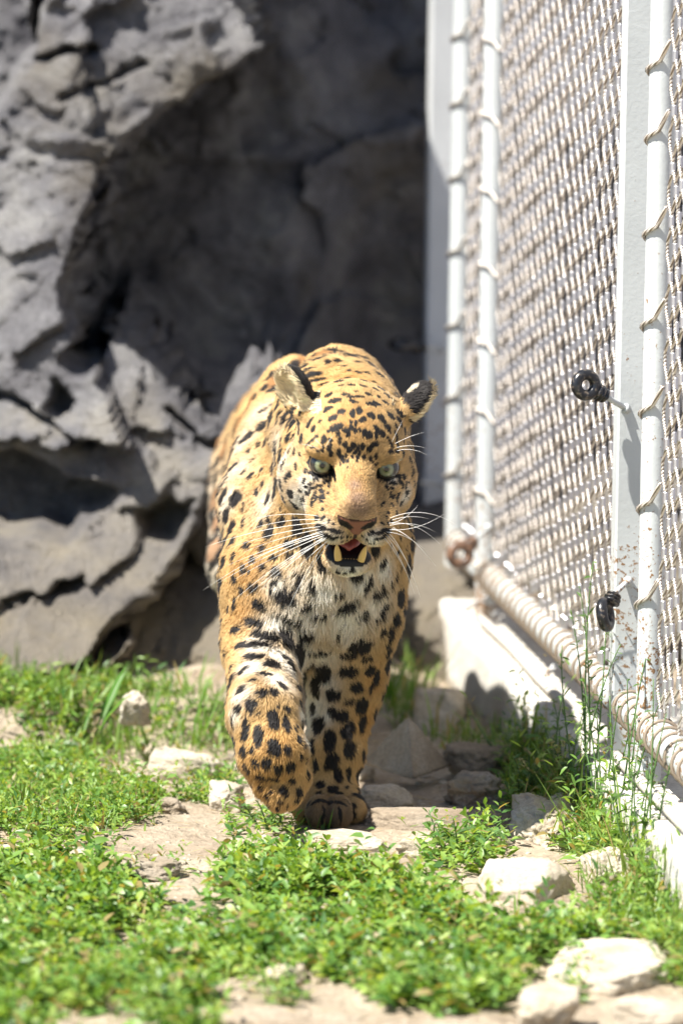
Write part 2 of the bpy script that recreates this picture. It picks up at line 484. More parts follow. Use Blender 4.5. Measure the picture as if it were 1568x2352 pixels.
PIPE_Z, PIPE_R = 0.185, 0.024
def torus_data(R, r, axis_, n=28, m=8, tilt=None):
    ax = np.asarray(axis_, float); ax /= np.linalg.norm(ax)
    ref = np.array([0, 0, 1.0]) if abs(ax[2]) < 0.9 else np.array([1.0, 0, 0])
    a = np.cross(ax, ref); a /= np.linalg.norm(a); bb = np.cross(ax, a)
    V = []; F = []
    for i in range(n):
        th = 2 * math.pi * i / n; c = math.cos(th) * a + math.sin(th) * bb
        for j in range(m):
            ph = 2 * math.pi * j / m
            V.append(c * (R + r * math.cos(ph)) + ax * r * math.sin(ph))
    for i in range(n):
        for j in range(m):
            F.append((i * m + j, ((i + 1) % n) * m + j, ((i + 1) % n) * m + (j + 1) % m, i * m + (j + 1) % m))
    return np.array(V), F
_v, _f2 = torus_data(PIPE_R + 0.0022, 0.0028, ft + 0.22 * np.array([0, 0, 1]) + 0.1 * fn)
_o = mesh_obj('lacing_coil', _v, _f2, m_rope); _o.data.materials.clear(); _o.data.materials.append(m_coil); ME_COIL = _o.data; bpy.data.objects.remove(_o)

def bay(label, d_far, d_near, pipe_far, pipe_near, in_view):
    s0 = FP(d_far); length = (d_far - d_near) / math.cos(AL)
    root = empty('mesh_fence_bay', FP(d_far, 0, 0.06))
    tag(root, label, 'fence', 'steel rope mesh bays')
    o0 = FP(d_far, 0, 0.06)
    n = int(length / PITCH_J)
    z0 = PIPE_Z + PIPE_R + 0.004
    ce = cable_mesh(1, z0, ZTOP - 0.08, 'cable'); co = cable_mesh(-1, z0, ZTOP - 0.08, 'cable')
    fer = []
    for i in range(n):
        p = s0 + ft * ((i + 0.5) * PITCH_J)
        jit = random.uniform(-0.0015, 0.0015)
        skew = (0.23 * (i + 0.5) * PITCH_J + HD / 2) % HD - HD / 2; lift = np.array([0, 0, skew])
        inst('cable', ce if i % 2 == 0 else co, p - o0 + fn * jit + lift, root)
        if i < n - 1:
            # neighbours meet at i+1: even cable leans there on even clamps
            k = 0; z = z0
            while z < ZTOP - 0.08:
                if (k % 2 == 0) == (i % 2 == 0):
                    fer.append(s0 + ft * ((i + 1) * PITCH_J) + np.array([0, 0, z + skew + random.uniform(-0.002, 0.002)]) + fn * jit)
                z += HD / 2; k += 1
    fer = np.array(fer)
    qq = proj(fer); vis = (qq[:, 0] > -20) & (qq[:, 0] < W0 + 20) & (qq[:, 1] > -20)
    order = np.lexsort((fer[:, 1], ~vis))
    single = order[:300]; rest = order[300:]
    for k in single: inst('ferrule', ME_FER, fer[k] - o0, root)
    if len(rest):
        v, f = join([(FV + fer[k] - o0, FF) for k in rest])
        tag(mesh_obj('ferrules', v, f, m_ferrule, root, smooth=False), kind='stuff')
    # lower rail with the rope wound round it
    a, bq = FP(pipe_far, 0, PIPE_Z) - o0, FP(pipe_near, 0, PIPE_Z) - o0
    v, f = tube([a + (bq - a) * t for t in np.linspace(0, 1, 12)], PIPE_R, 20)
    mesh_obj('bottom_rail', v, f, m_paint, root)
    Lr = np.linalg.norm(bq - a)
    for k in range(int(Lr / 0.052)):
        c = a + ft * ((k + 0.5) * 0.052 + random.uniform(-0.006, 0.006))
        e = inst('lacing_coil', ME_COIL, c, root)
    # the lowest clamps tie the mesh to the rail
    for i in range(0, n, 1):
        if random.random() < 0.3:
            p = s0 + ft * ((i + 0.5) * PITCH_J + random.uniform(-0.003, 0.003)) + np.array([0, 0, PIPE_Z + PIPE_R + 0.010]) - o0
            inst('ferrule', ME_FER, p, root, scale=(0.9, 0.9, 1.3))
    return root

def laces(root_post, d, zs, side, rise, r, reach):
    """rope loops from the pipe to the edge of the mesh; side +1 = mesh lies nearer the camera"""
    base = np.array(root_post.location)
    for z in zs:
        pts = []
        ph0, ph1 = (math.radians(200), math.radians(20))
        for t in np.linspace(0, 1, 9):
            ph = ph0 + (ph1 - ph0) * t
            # angle measured from +ft round through fn
            pts.append(FP(d, 0, z) + (ft * math.cos(ph) + fn * math.sin(ph)) * (r + 0.003) * np.array([1, 1, 1]) + np.array([0, 0, rise * t]))
        end = FP(d, 0.0, z + rise * 1.9) + ft * reach
        for t in (0.35, 0.7, 1.0): pts.append(pts[8] + (end - pts[8]) * t)
        pts = np.array(pts) - base
        if side < 0: # mirror along the fence
            rel = pts - (FP(d, 0, 0) - base)
            pts = pts - 2 * np.outer(rel @ ft, ft)
        v, f = tube(pts, 0.0034, 7)
        mesh_obj('lacing', v, f, m_rope, root_post)

wall_post = post('fence_post', 9.93, 'grey box post of the fence standing against the rock', box=(0.042, 0.05), mat=m_galv)
far_post = post('fence_post', 9.66, 'slim white tube post next to the grey box post by the rock')
mid_post = post('fence_post', 9.30, 'rust-streaked white tube post with the rusty ring insulator at its foot')
bar_post = post('fence_post', 7.97, 'white square bar post carrying the two black insulators on the right', box=(0.038, 0.04))
near_post = post('fence_post', 7.76, 'white tube post laced with rope nearest the right edge', r=0.0195)
def zs_from(px, pys, d): return [L(px, y, d)[2] for y in pys]
laces(far_post, 9.66, zs_from(1040, [-60, 110, 265, 435, 605, 775, 940, 1115], 9.66), 1, 0.028, 0.021, 0.055)
laces(mid_post, 9.30, zs_from(1112, [-100, 72, 245, 418, 590, 768, 925, 1110, 1280], 9.30), 1, -0.016, 0.021, 0.055)
laces(near_post, 7.76, zs_from(1478, [-30, 190, 350, 570, 780, 980, 1200, 1420], 7.76), 1, 0.034, 0.0195, 0.055)
bay('far narrow steel mesh bay between the two slim tube posts', 9.60, 9.335, 9.63, 9.33, True)
bay('long middle steel rope mesh bay between tube post and square bar post', 9.235, 8.0, 9.27, 8.0, True)
bay('near steel rope mesh bay cut off by the right picture edge', 7.70, 6.9, 7.93, 6.9, True)

# thin rod lying on the kerb below the rail, tie wires hanging on it
v, f = tube([FP(d, 0.022 + 0.002 * math.sin(d * 9), 0.115) for d in np.linspace(9.22, 8.02, 20)], 0.0085, 10)
tag(mesh_obj('steel_rod', v, f, m_rusty), 'thin weathered steel rod lying along the kerb under the rail', 'rod')
v, f = tube([FP(d, 0.022, 0.115) for d in np.linspace(7.9, 6.9, 20)], 0.0085, 10)
tag(mesh_obj('steel_rod', v, f, m_rusty), 'thin steel rod on the kerb at the right picture edge', 'rod')
def tie(px0, py0, px1, py1, d, label):
    a, bq = L(px0, py0, d), L(px1, py1, d - 0.03)
    parts = []
    for ph in (0, math.pi):
        pts = []
        ax = (bq - a); Ln = np.linalg.norm(ax); ax = ax / Ln
        s1 = np.cross(ax, (0, 0, 1)); s1 /= np.linalg.norm(s1); s2 = np.cross(ax, s1)
        for t in np.linspace(0, 1, 16):
            an = ph + t * 9
            pts.append(a + ax * Ln * t + (s1 * math.cos(an) + s2 * math.sin(an)) * 0.0032)
        parts.append(tube(pts, 0.0026, 6))
    v, f = join(parts)
    tag(mesh_obj('tie_wire', v, f, m_galv), label, 'tie wire', 'twisted tie wires on the lower rail')
tie(1120, 1372, 1068, 1400, 9.28, 'twisted wire end sticking out left below the rusty ring insulator')
tie(1148, 1392, 1128, 1450, 9.26, 'twisted wire end hanging over the kerb at the foot of the middle tube post')
tie(1300, 1505, 1254, 1550, 8.62, 'twisted wire end over the middle of the long kerb, by the steel rod')

# kerb under the fence
def kerb(label, d0, d1, z0, z1):
    n = 90; prof = []
    out, back, b = 0.05, -0.17, 0.012
    prof = [(out, z0), (out, z0 + (z1 - z0) * .25), (out, z0 + (z1 - z0) * .5), (out, z0 + (z1 - z0) * .75), (out, z1 - b), (out - b * .35, z1 - b * .3), (out - b, z1), (out - .04, z1), (out - .09, z1), (back, z1), (back, z0)]
    V = []; F = []; m = len(prof)
    for i in range(n):
        d = d0 + (d1 - d0) * i / (n - 1)
        for (o, z) in prof:
            V.append(FP(d, o, z))
    V = np.array(V)
    dn = 0.0035 * fbm(V * 14, 3, 51) + 0.0018 * fbm(V * 70, 2, 52)
    V = V + np.outer(dn, fn) + np.outer(0.6 * dn, (0, 0, 1))
    for i in range(n - 1):
        for k in range(m):
            k2 = (k + 1) % m
            F.append((i * m + k, (i + 1) * m + k, (i + 1) * m + k2, i * m + k2))
    F += [tuple(range(m)), tuple(range((n - 1) * m, n * m))[::-1]]
    o = mesh_obj('kerb', V, F, m_conc, smooth=True)
    o.data.polygons[-1].use_smooth = False; o.data.polygons[-2].use_smooth = False
    tag(o, label, 'kerb')
m_conc = stone_mat('concrete', [(0.46, 0.43, 0.37), (0.58, 0.55, 0.49), (0.64, 0.62, 0.57)], scale=7, bump=0.5, stain=((0.36, 0.29, 0.19), 5, 0.58, 0.5), bdist=0.006)
kerb('pale concrete kerb carrying the fence', 9.60, 6.2, -0.045, 0.10)
# pale wall of the keeper's side behind the fence
v, f = beam(FP(13.0, -1.1, 1.2), FP(4.0, -1.1, 1.2), 0.2, 3.4, bev=0.01)
m_plaster = stone_mat('plaster', [(0.20, 0.20, 0.23), (0.27, 0.27, 0.30), (0.33, 0.33, 0.35)], scale=2, bump=0.1)
tag(mesh_obj('wall', v, f, m_plaster, smooth=False), 'pale plain wall glimpsed through the fence mesh', 'wall')

# ------------------------------------------------------------------ ring insulators
m_black, nt, b = new_mat('black_plastic'); l = nt.links.new
g = N(nt, 'ShaderNodeNewGeometry'); n1 = N(nt, 'ShaderNodeTexNoise', inp={'Scale': 180, 'Detail': 4}); l(g.outputs['Position'], n1.inputs['Vector'])
r = ramp(nt, [(0.55, (0.012, 0.013, 0.016)), (0.72, (0.16, 0.13, 0.10))]); l(n1.outputs['Fac'], r.inputs['Fac']); l(r.outputs[0], b.inputs['Base Color'])
b.inputs['Roughness'].default_value = 0.28
m_brown, nt, b = new_mat('brown_plastic'); l = nt.links.new
g = N(nt, 'ShaderNodeNewGeometry'); n1 = N(nt, 'ShaderNodeTexNoise', inp={'Scale': 130, 'Detail': 4}); l(g.outputs['Position'], n1.inputs['Vector'])
r = ramp(nt, [(0.4, (0.05, 0.035, 0.028)), (0.62, (0.22, 0.12, 0.07))]); l(n1.outputs['Fac'], r.inputs['Fac']); l(r.outputs[0], b.inputs['Base Color'])
b.inputs['Roughness'].default_value = 0.4

def insulator(label, ring, neck, foot, ax, mat, R=0.0165, r=0.0085):
    ring, neck, foot = map(np.asarray, (ring, neck, foot))
    root = empty('ring_insulator', foot); o0 = foot
    tag(root, label, 'insulator', 'electric fence ring insulators')
    v, f = torus_data(R, r, ax, 28, 14); mesh_obj('ring', v + ring - o0, f, mat, root)
    dv = neck - ring; dv = dv / np.linalg.norm(dv)
    p0 = ring + dv * R; Ln = np.linalg.norm(neck - p0)
    prof = [(0, .007), (.12, .010), (.2, .0135), (.27, .0135), (.32, .009), (.42, .009), (.47, .013), (.54, .013), (.6, .0085), (.7, .0085), (.74, .0115), (.82, .0115), (.88, .007), (1, .006)]
    v, f = tube([p0 + dv * Ln * t for t, _ in prof], [w for _, w in prof], 16)
    mesh_obj('ribbed_neck', v - o0, f, mat, root)
    mid = neck + (foot - neck) * 0.5
    v, f = tube([p0 + dv * Ln * .9, neck, neck + (foot - neck) * .4, foot], 0.0042, 10); mesh_obj('rod', v - o0, f, m_paint, root)
    dn = (foot - neck) / np.linalg.norm(foot - neck)
    v, f = tube([foot - dn * 0.004, foot + dn * 0.004], 0.0075, 6); mesh_obj('nut', v - o0, f, m_paint, root)
insulator('glossy black ring insulator level with the leopard\'s ears, on the square bar post', L(1345, 884, 7.90), L(1393, 912, 7.92), L(1436, 938, 7.95), (0.42, -0.9, 0.1), m_black, R=0.0155, r=0.0083)
insulator('rusty brown ring insulator beside the leopard\'s whiskers, above the lower rail', L(1056, 1274, 9.20), L(1092, 1238, 9.22), L(1122, 1213, 9.27), (0.25, -0.95, 0.1), m_brown)
insulator('black insulator turned edge-on low on the square bar post, behind weeds', L(1390, 1412, 7.90), L(1412, 1362, 7.92), L(1441, 1336, 7.95), (0.93, -0.3, 0.2), m_black, R=0.018)
insulator('blurred black insulator pointing left from the grey post above the leopard\'s ear', L(921, 790, 9.80), L(978, 798, 9.83), L(1012, 802, 9.88), (0.05, -0.2, 0.97), m_black)
insulator('insulator half hidden behind the leopard\'s cheek, its rod on the grey post', L(905, 1100, 9.80), L(962, 1107, 9.83), L(1016, 1113, 9.88), (0.05, -0.2, 0.97), m_black)
# ------------------------------------------------------------------ stones
def ico_dirs(sub=4):
    bm = bmesh.new(); bmesh.ops.create_icosphere(bm, subdivisions=sub, radius=1)
    v = np.array([x.co for x in bm.verts]); bm.verts.ensure_lookup_table()
    f = np.array([[x.index for x in p.verts] for p in bm.faces]); bm.free()
    return v, f
IV, IF = ico_dirs(5)
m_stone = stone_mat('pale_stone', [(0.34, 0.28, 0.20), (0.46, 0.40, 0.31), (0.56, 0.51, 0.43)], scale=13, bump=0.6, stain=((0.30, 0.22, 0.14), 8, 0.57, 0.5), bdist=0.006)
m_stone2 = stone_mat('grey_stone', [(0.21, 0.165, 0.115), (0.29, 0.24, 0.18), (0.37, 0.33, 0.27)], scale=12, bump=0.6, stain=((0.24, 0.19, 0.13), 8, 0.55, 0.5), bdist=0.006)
def stone(label, x0, x1, ytop, ybase, depth, seed, name='stone', planes=None, mat=m_stone, yaw=0.0, bury=0.3, nplanes=11, rough=0.05, sharp=26, tilt=0.0):
    """stone whose foot is seen at ybase; x0..x1 and ytop give its outline size"""
    rs = np.random.default_rng(seed)
    p = Gd((x0 + x1) / 2, ybase)
    gz = float(ground_z(p[0], p[1])); p = Gd((x0 + x1) / 2, ybase, gz)
    Y = p[1] + depth * 0.5
    w = (x1 - x0) / FPX * Y
    ztop = L((x0 + x1) / 2, ytop, Y)[2]
    z0 = gz - bury * max(ztop - gz, 0.02)
    h = ztop - z0
    if planes is None:
        planes = []
        for k in range(nplanes):
            n = rs.normal(size=3); n[2] *= 0.55; n /= np.linalg.norm(n); planes.append((n, rs.uniform(0.72, 1.0)))
        planes += [(np.array([0.08 * rs.normal(), 0.08 * rs.normal(), 1.0]), rs.uniform(.82, .95)), (np.array([0, 0, -1.0]), .9), (np.array([1.0, 0, .1]), .95), (np.array([-1.0, 0, .1]), .95), (np.array([0, -1.0, .15]), .9)]
    inv = 0
    for n, dd in planes:
        n = np.asarray(n, float); n = n / np.linalg.norm(n)
        inv = inv + np.maximum(IV @ n / dd, 1e-4) ** sharp
    R = inv ** (-1.0 / sharp)
    R = np.minimum(R, 2.8)
    P = IV * R[:, None]
    P = P / (np.abs(P).max(0))
    nz = fbm(P * 2.2 + seed, 4, seed) * rough * 1.4 + rough * 0.8 * fbm(P * 7 + seed, 3, seed + 5, ridged=True)
    P = P * (1 + nz)[:, None]
    P = P * np.array([w / 2, depth / 2, h / 2])
    cy_, sy_ = math.cos(yaw), math.sin(yaw)
    P = P @ np.array([[cy_, sy_, 0], [-sy_, cy_, 0], [0, 0, 1]])
    ct, st = math.cos(tilt), math.sin(tilt)
    P = P @ np.array([[ct, 0, -st], [0, 1, 0], [st, 0, ct]])
    c = np.array([L((x0 + x1) / 2, ybase, Y)[0], Y, z0 + h / 2])
    o = mesh_obj(name, P, IF, mat)
    o.location = c
    tag(o, label, 'stone', 'stones lying in the enclosure')
    return o
PYR = [((-0.80, -0.55, 0.42), .50), ((0.78, -0.45, 0.46), .50), ((0.05, 1, 0.30), .6), ((0, 0, -1), .75)]
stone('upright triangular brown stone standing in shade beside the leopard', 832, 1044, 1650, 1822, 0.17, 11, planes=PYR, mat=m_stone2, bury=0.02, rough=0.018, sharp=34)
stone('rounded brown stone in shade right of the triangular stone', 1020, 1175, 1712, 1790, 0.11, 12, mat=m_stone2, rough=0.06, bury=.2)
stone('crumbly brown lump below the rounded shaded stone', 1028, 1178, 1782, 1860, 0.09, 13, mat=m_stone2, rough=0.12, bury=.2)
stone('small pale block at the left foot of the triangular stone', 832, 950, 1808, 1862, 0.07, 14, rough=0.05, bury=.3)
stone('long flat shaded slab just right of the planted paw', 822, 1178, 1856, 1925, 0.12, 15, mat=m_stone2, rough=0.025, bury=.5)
stone('thin pale slab in front of the planted paw', 696, 892, 1908, 1956, 0.10, 16, rough=0.05, bury=.5, tilt=0.02)
stone('large pale block in the right foreground among green leaves', 1055, 1330, 1982, 2100, 0.22, 17, rough=0.035, bury=.6, planes=[((-0.2, -0.15, 1), .5), ((0.85, -0.52, 0.12), .80), ((-0.35, -0.94, 0.1), .85), ((-1, 0.1, 0.25), .92), ((0.3, 1, 0.1), .85), ((0, 0, -1), .8), ((0.5, -.2, .8), .82)])
stone('cracked pale stone under the grass by the kerb', 1172, 1340, 1842, 1950, 0.2, 18, rough=0.08, bury=.6)
stone('pale stone between the large block and the right edge', 1320, 1450, 1950, 2040, 0.16, 28, rough=0.06, bury=.4)
stone('broad flat slab in the bottom right corner', 1235, 1560, 2185, 2290, 0.24, 19, rough=0.04, bury=.7, planes=[((-0.12, -0.2, 1), .55), ((0.55, -0.85, 0.05), .80), ((-0.45, -0.9, 0.2), .88), ((-1, 0.1, 0.2), .95), ((1, 0.1, 0.1), .95), ((0.1, 1, 0.1), .85), ((0, 0, -1), .8)])
stone('pale stone cut off by the bottom edge, right of centre', 1190, 1330, 2275, 2380, 0.16, 20, rough=0.06)
stone('pale stone in the lowest right corner', 1400, 1600, 2300, 2400, 0.16, 29, rough=0.06)
stone('small white chip lying in the bottom centre soil', 590, 705, 2222, 2262, 0.06, 21, rough=0.06)
stone('grey tilted chip among the leaves at the bottom left', 335, 440, 2240, 2308, 0.07, 22, mat=m_stone2, rough=0.06, tilt=-0.3)
stone('flat dark-edged slab on the bare soil left of centre', 238, 428, 1972, 2022, 0.09, 23, mat=m_stone2, rough=0.05, bury=.3)
stone('long flat rim stone at the left picture edge', -60, 205, 1944, 1985, 0.10, 24, rough=0.06, bury=.4)
stone('pale block behind the leopard below the end of the kerb', 945, 1075, 1578, 1690, 0.14, 25, rough=0.03, bury=.2)
stone('pale stone on the soil behind the lifted paw', 345, 530, 1732, 1800, 0.14, 26, rough=0.06, bury=.5)
stone('small pale stone left of the lifted paw', 478, 565, 1800, 1868, 0.07, 27, rough=0.06)
stone('small dark stone on the path left of the lifted paw', 362, 425, 1838, 1872, 0.05, 30, mat=m_stone2, rough=0.08)
stone('blurred pale stone in the grass at the foot of the rock', 270, 345, 1592, 1668, 0.09, 31, rough=0.08, bury=.1)
stone('little pale stone peeping out behind the planted leg', 812, 862, 1752, 1800, 0.06, 32, rough=0.06)
stone('low pale stone on the bare soil in front of the slab', 905, 1010, 1930, 1978, 0.08, 33, rough=0.08, bury=.5)
# boulder leaning on the rock behind the leopard's shoulder
bs = IV.copy(); inv = 0; rs_ = np.random.default_rng(5)
for k in range(16):
    nn_ = rs_.normal(size=3); nn_ /= np.linalg.norm(nn_); inv = inv + np.maximum(bs @ nn_ / rs_.uniform(.75, 1.05), 1e-4) ** 18
bs = bs * np.minimum(inv ** (-1 / 18), 1.35)[:, None]; bs /= np.abs(bs).max(0)
bs = bs * (1 + 0.22 * fbm(bs * 2.5, 4, 3) + 0.13 * fbm(bs * 7, 4, 4, ridged=True))[:, None]
bs[:, 0] += 0.55 * np.clip(bs[:, 2], 0, 1.2) ** 2
bs[:, :2] *= (1 + 0.25 * fbm(bs * np.array([1, 1, 5.0]), 3, 8))[:, None]
o = mesh_obj('boulder', bs * np.array([0.085, 0.10, 0.26]), IF, m_rock); o.location = (-0.175, 9.36, 0.245)
tag(o, 'craggy grey boulder catching sun behind the leopard\'s back', 'boulder')
# gravel strewn on the bare soil: too small to count
n = 1500
gxp = rng.uniform(-0.55, 0.45, n); gyp = rng.uniform(6.3, 9.0, n)
gzp = ground_z(gxp, gyp)
bv, bf = ico_dirs(1)
PV = []; 
for k in range(n):
    s = 0.0022 * (1 + 2.6 * rng.random() ** 4)
    PV.append((bv * (1 + 0.25 * rng.normal(size=(len(bv), 1)))) * s * np.array([1.2, 1, .6]) + np.array([gxp[k], gyp[k], gzp[k]]))
fv = (bf[None] + (np.arange(n) * len(bv))[:, None, None]).reshape(-1, 3)
tag(mesh_obj('gravel', np.concatenate(PV), fv, m_stone, smooth=False), 'fine pale gravel strewn over the bare soil', kind='stuff')

# ------------------------------------------------------------------ plants
def leaves(b, az, el, ln, wd, curl, roll, fold=0.25):
    """leaf blades: arrays of base points and angles -> verts (n*8), tris (n*8)"""
    n = len(az)
    h = np.stack([np.cos(az), np.sin(az), 0 * az], -1)
    sd = np.stack([-np.sin(az), np.cos(az), 0 * az], -1)
    up = np.zeros((n, 3)); up[:, 2] = 1
    sd = sd * np.cos(roll)[:, None] + up * np.sin(roll)[:, None]
    def at(t): return b + h * (ln * np.cos(el) * t)[:, None] + up * (ln * (np.sin(el) * t - curl * t * t))[:, None]
    nrm = -h * np.sin(el)[:, None] + up * np.cos(el)[:, None]
    out = [b]
    for t, k in ((0.33, 1.0), (0.68, 0.82)):
        c = at(t); s = sd * (wd * k * 0.5)[:, None]; f = nrm * (wd * k * 0.5 * fold)[:, None]
        out += [c - s + f, c, c + s + f]
    out.append(at(1.0))
    V = np.stack(out, 1).reshape(-1, 3)
    T = np.array([[0, 2, 1], [0, 3, 2], [1, 2, 5], [1, 5, 4], [2, 3, 6], [2, 6, 5], [4, 5, 7], [5, 6, 7]])
    F = (T[None] + (np.arange(n) * 8)[:, None, None]).reshape(-1, 3)
    return V, F

def scatter(poly, dens, feather=18, box=None, thin=0.0, seed=0):
    """points on the ground whose picture position lies within poly"""
    rs = np.random.default_rng(seed)
    poly = np.asarray(poly, float)
    c = np.array([Gd(x, y) for x, y in poly])
    x0, x1, y0, y1 = c[:, 0].min(), c[:, 0].max(), c[:, 1].min(), c[:, 1].max()
    n = int((x1 - x0) * (y1 - y0) * dens)
    X = rs.uniform(x0, x1, n); Y = rs.uniform(y0, y1, n)
    q = proj(np.stack([X, Y, 0 * X], -1))
    nz = 14 * fbm(np.stack([X * 9, Y * 9, 0 * X], -1), 3, seed + 3)
    sd = poly_sd(q[:, 0], q[:, 1], poly) + nz
    keep = rs.random(n) < sstep(sd, -feather, feather)
    if thin: keep &= vnoise(np.stack([X * 11, Y * 11, 0 * X], -1), seed + 8) > (thin * 2 - 1) - 0.25 * rs.random(n)
    X, Y = X[keep], Y[keep]
    return X, Y, ground_z(X, Y)

m_leaf = attr_leaf_mat('leaf', rough=0.40, trans=0.40)
m_grass = attr_leaf_mat('grass_blade', rough=0.45, trans=0.4)

def sprigs(X, Y, Z, nl, hmin, hmax, lmin, lmax, seed, aspect=0.30):
    rs = np.random.default_rng(seed)
    n = len(X)
    H = rs.uniform(hmin, hmax, n); la = rs.uniform(0, 6.283, n); lean = rs.uniform(0.0, 0.75, n)
    B, A, E, Ln, Wd, C = [], [], [], [], [], []
    hue = rs.normal(size=n)
    U = []
    SV, SF, k0 = [], [], 0
    for j in range(nl):
        t = (j + rs.random(n)) / nl
        hh = H * t
        bx = X + np.cos(la) * lean * hh; by = Y + np.sin(la) * lean * hh
        B.append(np.stack([bx, by, Z + hh * (1 - 0.25 * lean)], -1))
        A.append(la * 0.15 + j * 2.4 + rs.normal(0, 0.4, n)); E.append(rs.uniform(0.05, 0.75, n) + 0.35 * t)
        ln = rs.uniform(lmin, lmax, n) * (1.05 - 0.45 * t); Ln.append(ln); Wd.append(ln * aspect * rs.uniform(0.75, 1.25, n)); C.append(rs.uniform(0.0, 0.55, n))
        U.append(hue * 0.6 + rs.normal(size=n) * 0.5)
    B = np.concatenate(B); A, E, Ln, Wd, C, U = map(np.concatenate, (A, E, Ln, Wd, C, U))
    V, F = leaves(B, A, E, Ln, Wd, C, rs.normal(0, 0.5, len(A)))
    g = np.array([0.165, 0.30, 0.058]); y = np.array([0.31, 0.42, 0.095]); dk = np.array([0.06, 0.15, 0.035])
    w = np.clip(U, -1.2, 1.2)[:, None]
    col = np.where(w > 0, g + (y - g) * w / 1.2, g + (dk - g) * -w / 1.2)
    dry = rs.random(len(A)) < 0.08
    col[dry] = (0.30, 0.24, 0.10)
    return V, F, np.repeat(col, 8, 0)

def grass(X, Y, Z, lmin, lmax, seed, width=0.0035, dry=0.08, upright=0.5):
    rs = np.random.default_rng(seed); n = len(X)
    az = rs.uniform(0, 6.283, n); el = np.clip(rs.normal(1.15, 0.28, n), 0.35, 1.5)
    ln = rs.uniform(lmin, lmax, n) * (0.5 + 0.5 * rs.random(n))
    V, F = leaves(np.stack([X, Y, Z - 0.003], -1), az, el, ln, width * rs.uniform(0.7, 1.4, n), rs.uniform(0.05, upright, n) * 1.2, rs.normal(0, 0.3, n), 0.35)
    u = rs.random((n, 1)); col = np.array([0.09, 0.18, 0.035]) * (1 - u) + np.array([0.22, 0.34, 0.075]) * u
    d = rs.random(n) < dry; col[d] = np.array([0.36, 0.29, 0.13])
    return V, F, np.repeat(col, 8, 0)

def plant_obj(name, chunks, mat, label, kind='stuff', cat=None):
    Vs, Fs, Cs, k = [], [], [], 0
    for v, f, c in chunks:
        Vs.append(v); Fs.append(f + k); Cs.append(c); k += len(v)
    o = mesh_obj(name, np.concatenate(Vs), np.concatenate(Fs), mat)
    set_tint(o, np.concatenate(Cs))
    tag(o, label, cat, kind=kind)
    return o

FRONT = [(-80, 2010), (120, 1985), (235, 1995), (300, 2060), (400, 2105), (475, 2085), (500, 2055), (530, 2015), (610, 1985), (700, 1990), (770, 2015), (870, 2035), (960, 2050), (1030, 2085), (1075, 2130),
         (1180, 2140), (1330, 2130), (1420, 2180), (1330, 2200), (1240, 2225), (1190, 2290), (1120, 2330), (880, 2370), (860, 2290), (720, 2250), (620, 2215), (540, 2240), (480, 2290), (470, 2420), (-120, 2420)]
LEFT = [(-120, 1610), (120, 1660), (190, 1710), (230, 1760), (340, 1800), (390, 1840), (370, 1890), (290, 1915), (210, 1945), (60, 1950), (-120, 1960)]
RIGHT = [(1150, 1790), (1190, 1720), (1270, 1790), (1359, 1885), (1430, 1965), (1503, 2045), (1660, 2215), (1660, 2330), (1540, 2260), (1430, 2170), (1345, 2090), (1330, 2000), (1320, 1960), (1180, 1890)]
STRIP = [(1175, 1790), (1195, 1728), (1359, 1888), (1503, 2048), (1660, 2218), (1660, 2290), (1490, 2110), (1380, 1990), (1300, 1900)]
SMALL = [[(395, 1840), (440, 1760), (520, 1745), (560, 1800), (520, 1850), (440, 1855)], [(480, 1900), (560, 1855), (640, 1880), (700, 1905), (640, 1920), (520, 1915)],
         [(300, 2010), (420, 2005), (420, 2030), (320, 2035)], [(960, 1985), (1050, 1920), (1160, 1940), (1170, 2010), (1050, 2050)], [(560, 2260), (640, 2240), (700, 2300), (600, 2330)], [(1270, 2260), (1340, 2240), (1360, 2300), (1290, 2310)]]
ch = [sprigs(*scatter(FRONT, 6200, seed=1, thin=0.42), 8, 0.012, 0.055, 0.018, 0.038, 1, 0.34)]
ch += [sprigs(*scatter(FRONT, 800, seed=2, thin=0.45), 8, 0.03, 0.085, 0.022, 0.044, 2, 0.34)]
ch += [grass(*scatter(FRONT, 3000, seed=77, thin=0.4), 0.03, 0.075, 77, 0.003, 0.2)]
ch += [sprigs(*scatter(SMALL[3], 1500, seed=3), 8, 0.03, 0.085, 0.02, 0.038, 3, 0.32)]
plant_obj('ground_cover', ch, m_leaf, 'dense low green leafy ground cover across the foreground')
ch = [sprigs(*scatter(LEFT, 5200, seed=4, thin=0.3), 8, 0.012, 0.05, 0.012, 0.028, 4, 0.28), grass(*scatter(LEFT, 5500, seed=5), 0.03, 0.08, 5)]
plant_obj('ground_cover', ch, m_leaf, 'mixed grass and small leaves carpeting the left side of the path')
ch = [sprigs(*scatter(RIGHT, 4200, seed=6, thin=0.3), 8, 0.015, 0.06, 0.018, 0.036, 6, 0.22), grass(*scatter(RIGHT, 5200, seed=7, thin=0.2), 0.04, 0.13, 7, 0.003, 0.16), grass(*scatter(STRIP, 9500, seed=71, thin=0.2), 0.08, 0.20, 71, 0.0032, 0.22), sprigs(*scatter(STRIP, 1500, seed=72, thin=0.2), 10, 0.06, 0.19, 0.018, 0.040, 72, 0.22)]
plant_obj('ground_cover', ch, m_leaf, 'weedy grass and narrow leaves along the foot of the fence')
ch = []
for k, p in enumerate(SMALL[:3] + SMALL[4:]):
    ch.append(sprigs(*scatter(p, 2600, seed=20 + k, feather=10), 8, 0.012, 0.05, 0.013, 0.028, 20 + k, 0.26))
plant_obj('ground_cover', ch, m_leaf, 'scattered small green tufts on the bare soil around the paws')
BACK = [(-200, 1595), (100, 1610), (280, 1645), (420, 1675), (560, 1685), (545, 1715), (440, 1722), (300, 1715), (200, 1740), (60, 1700), (-200, 1700)]
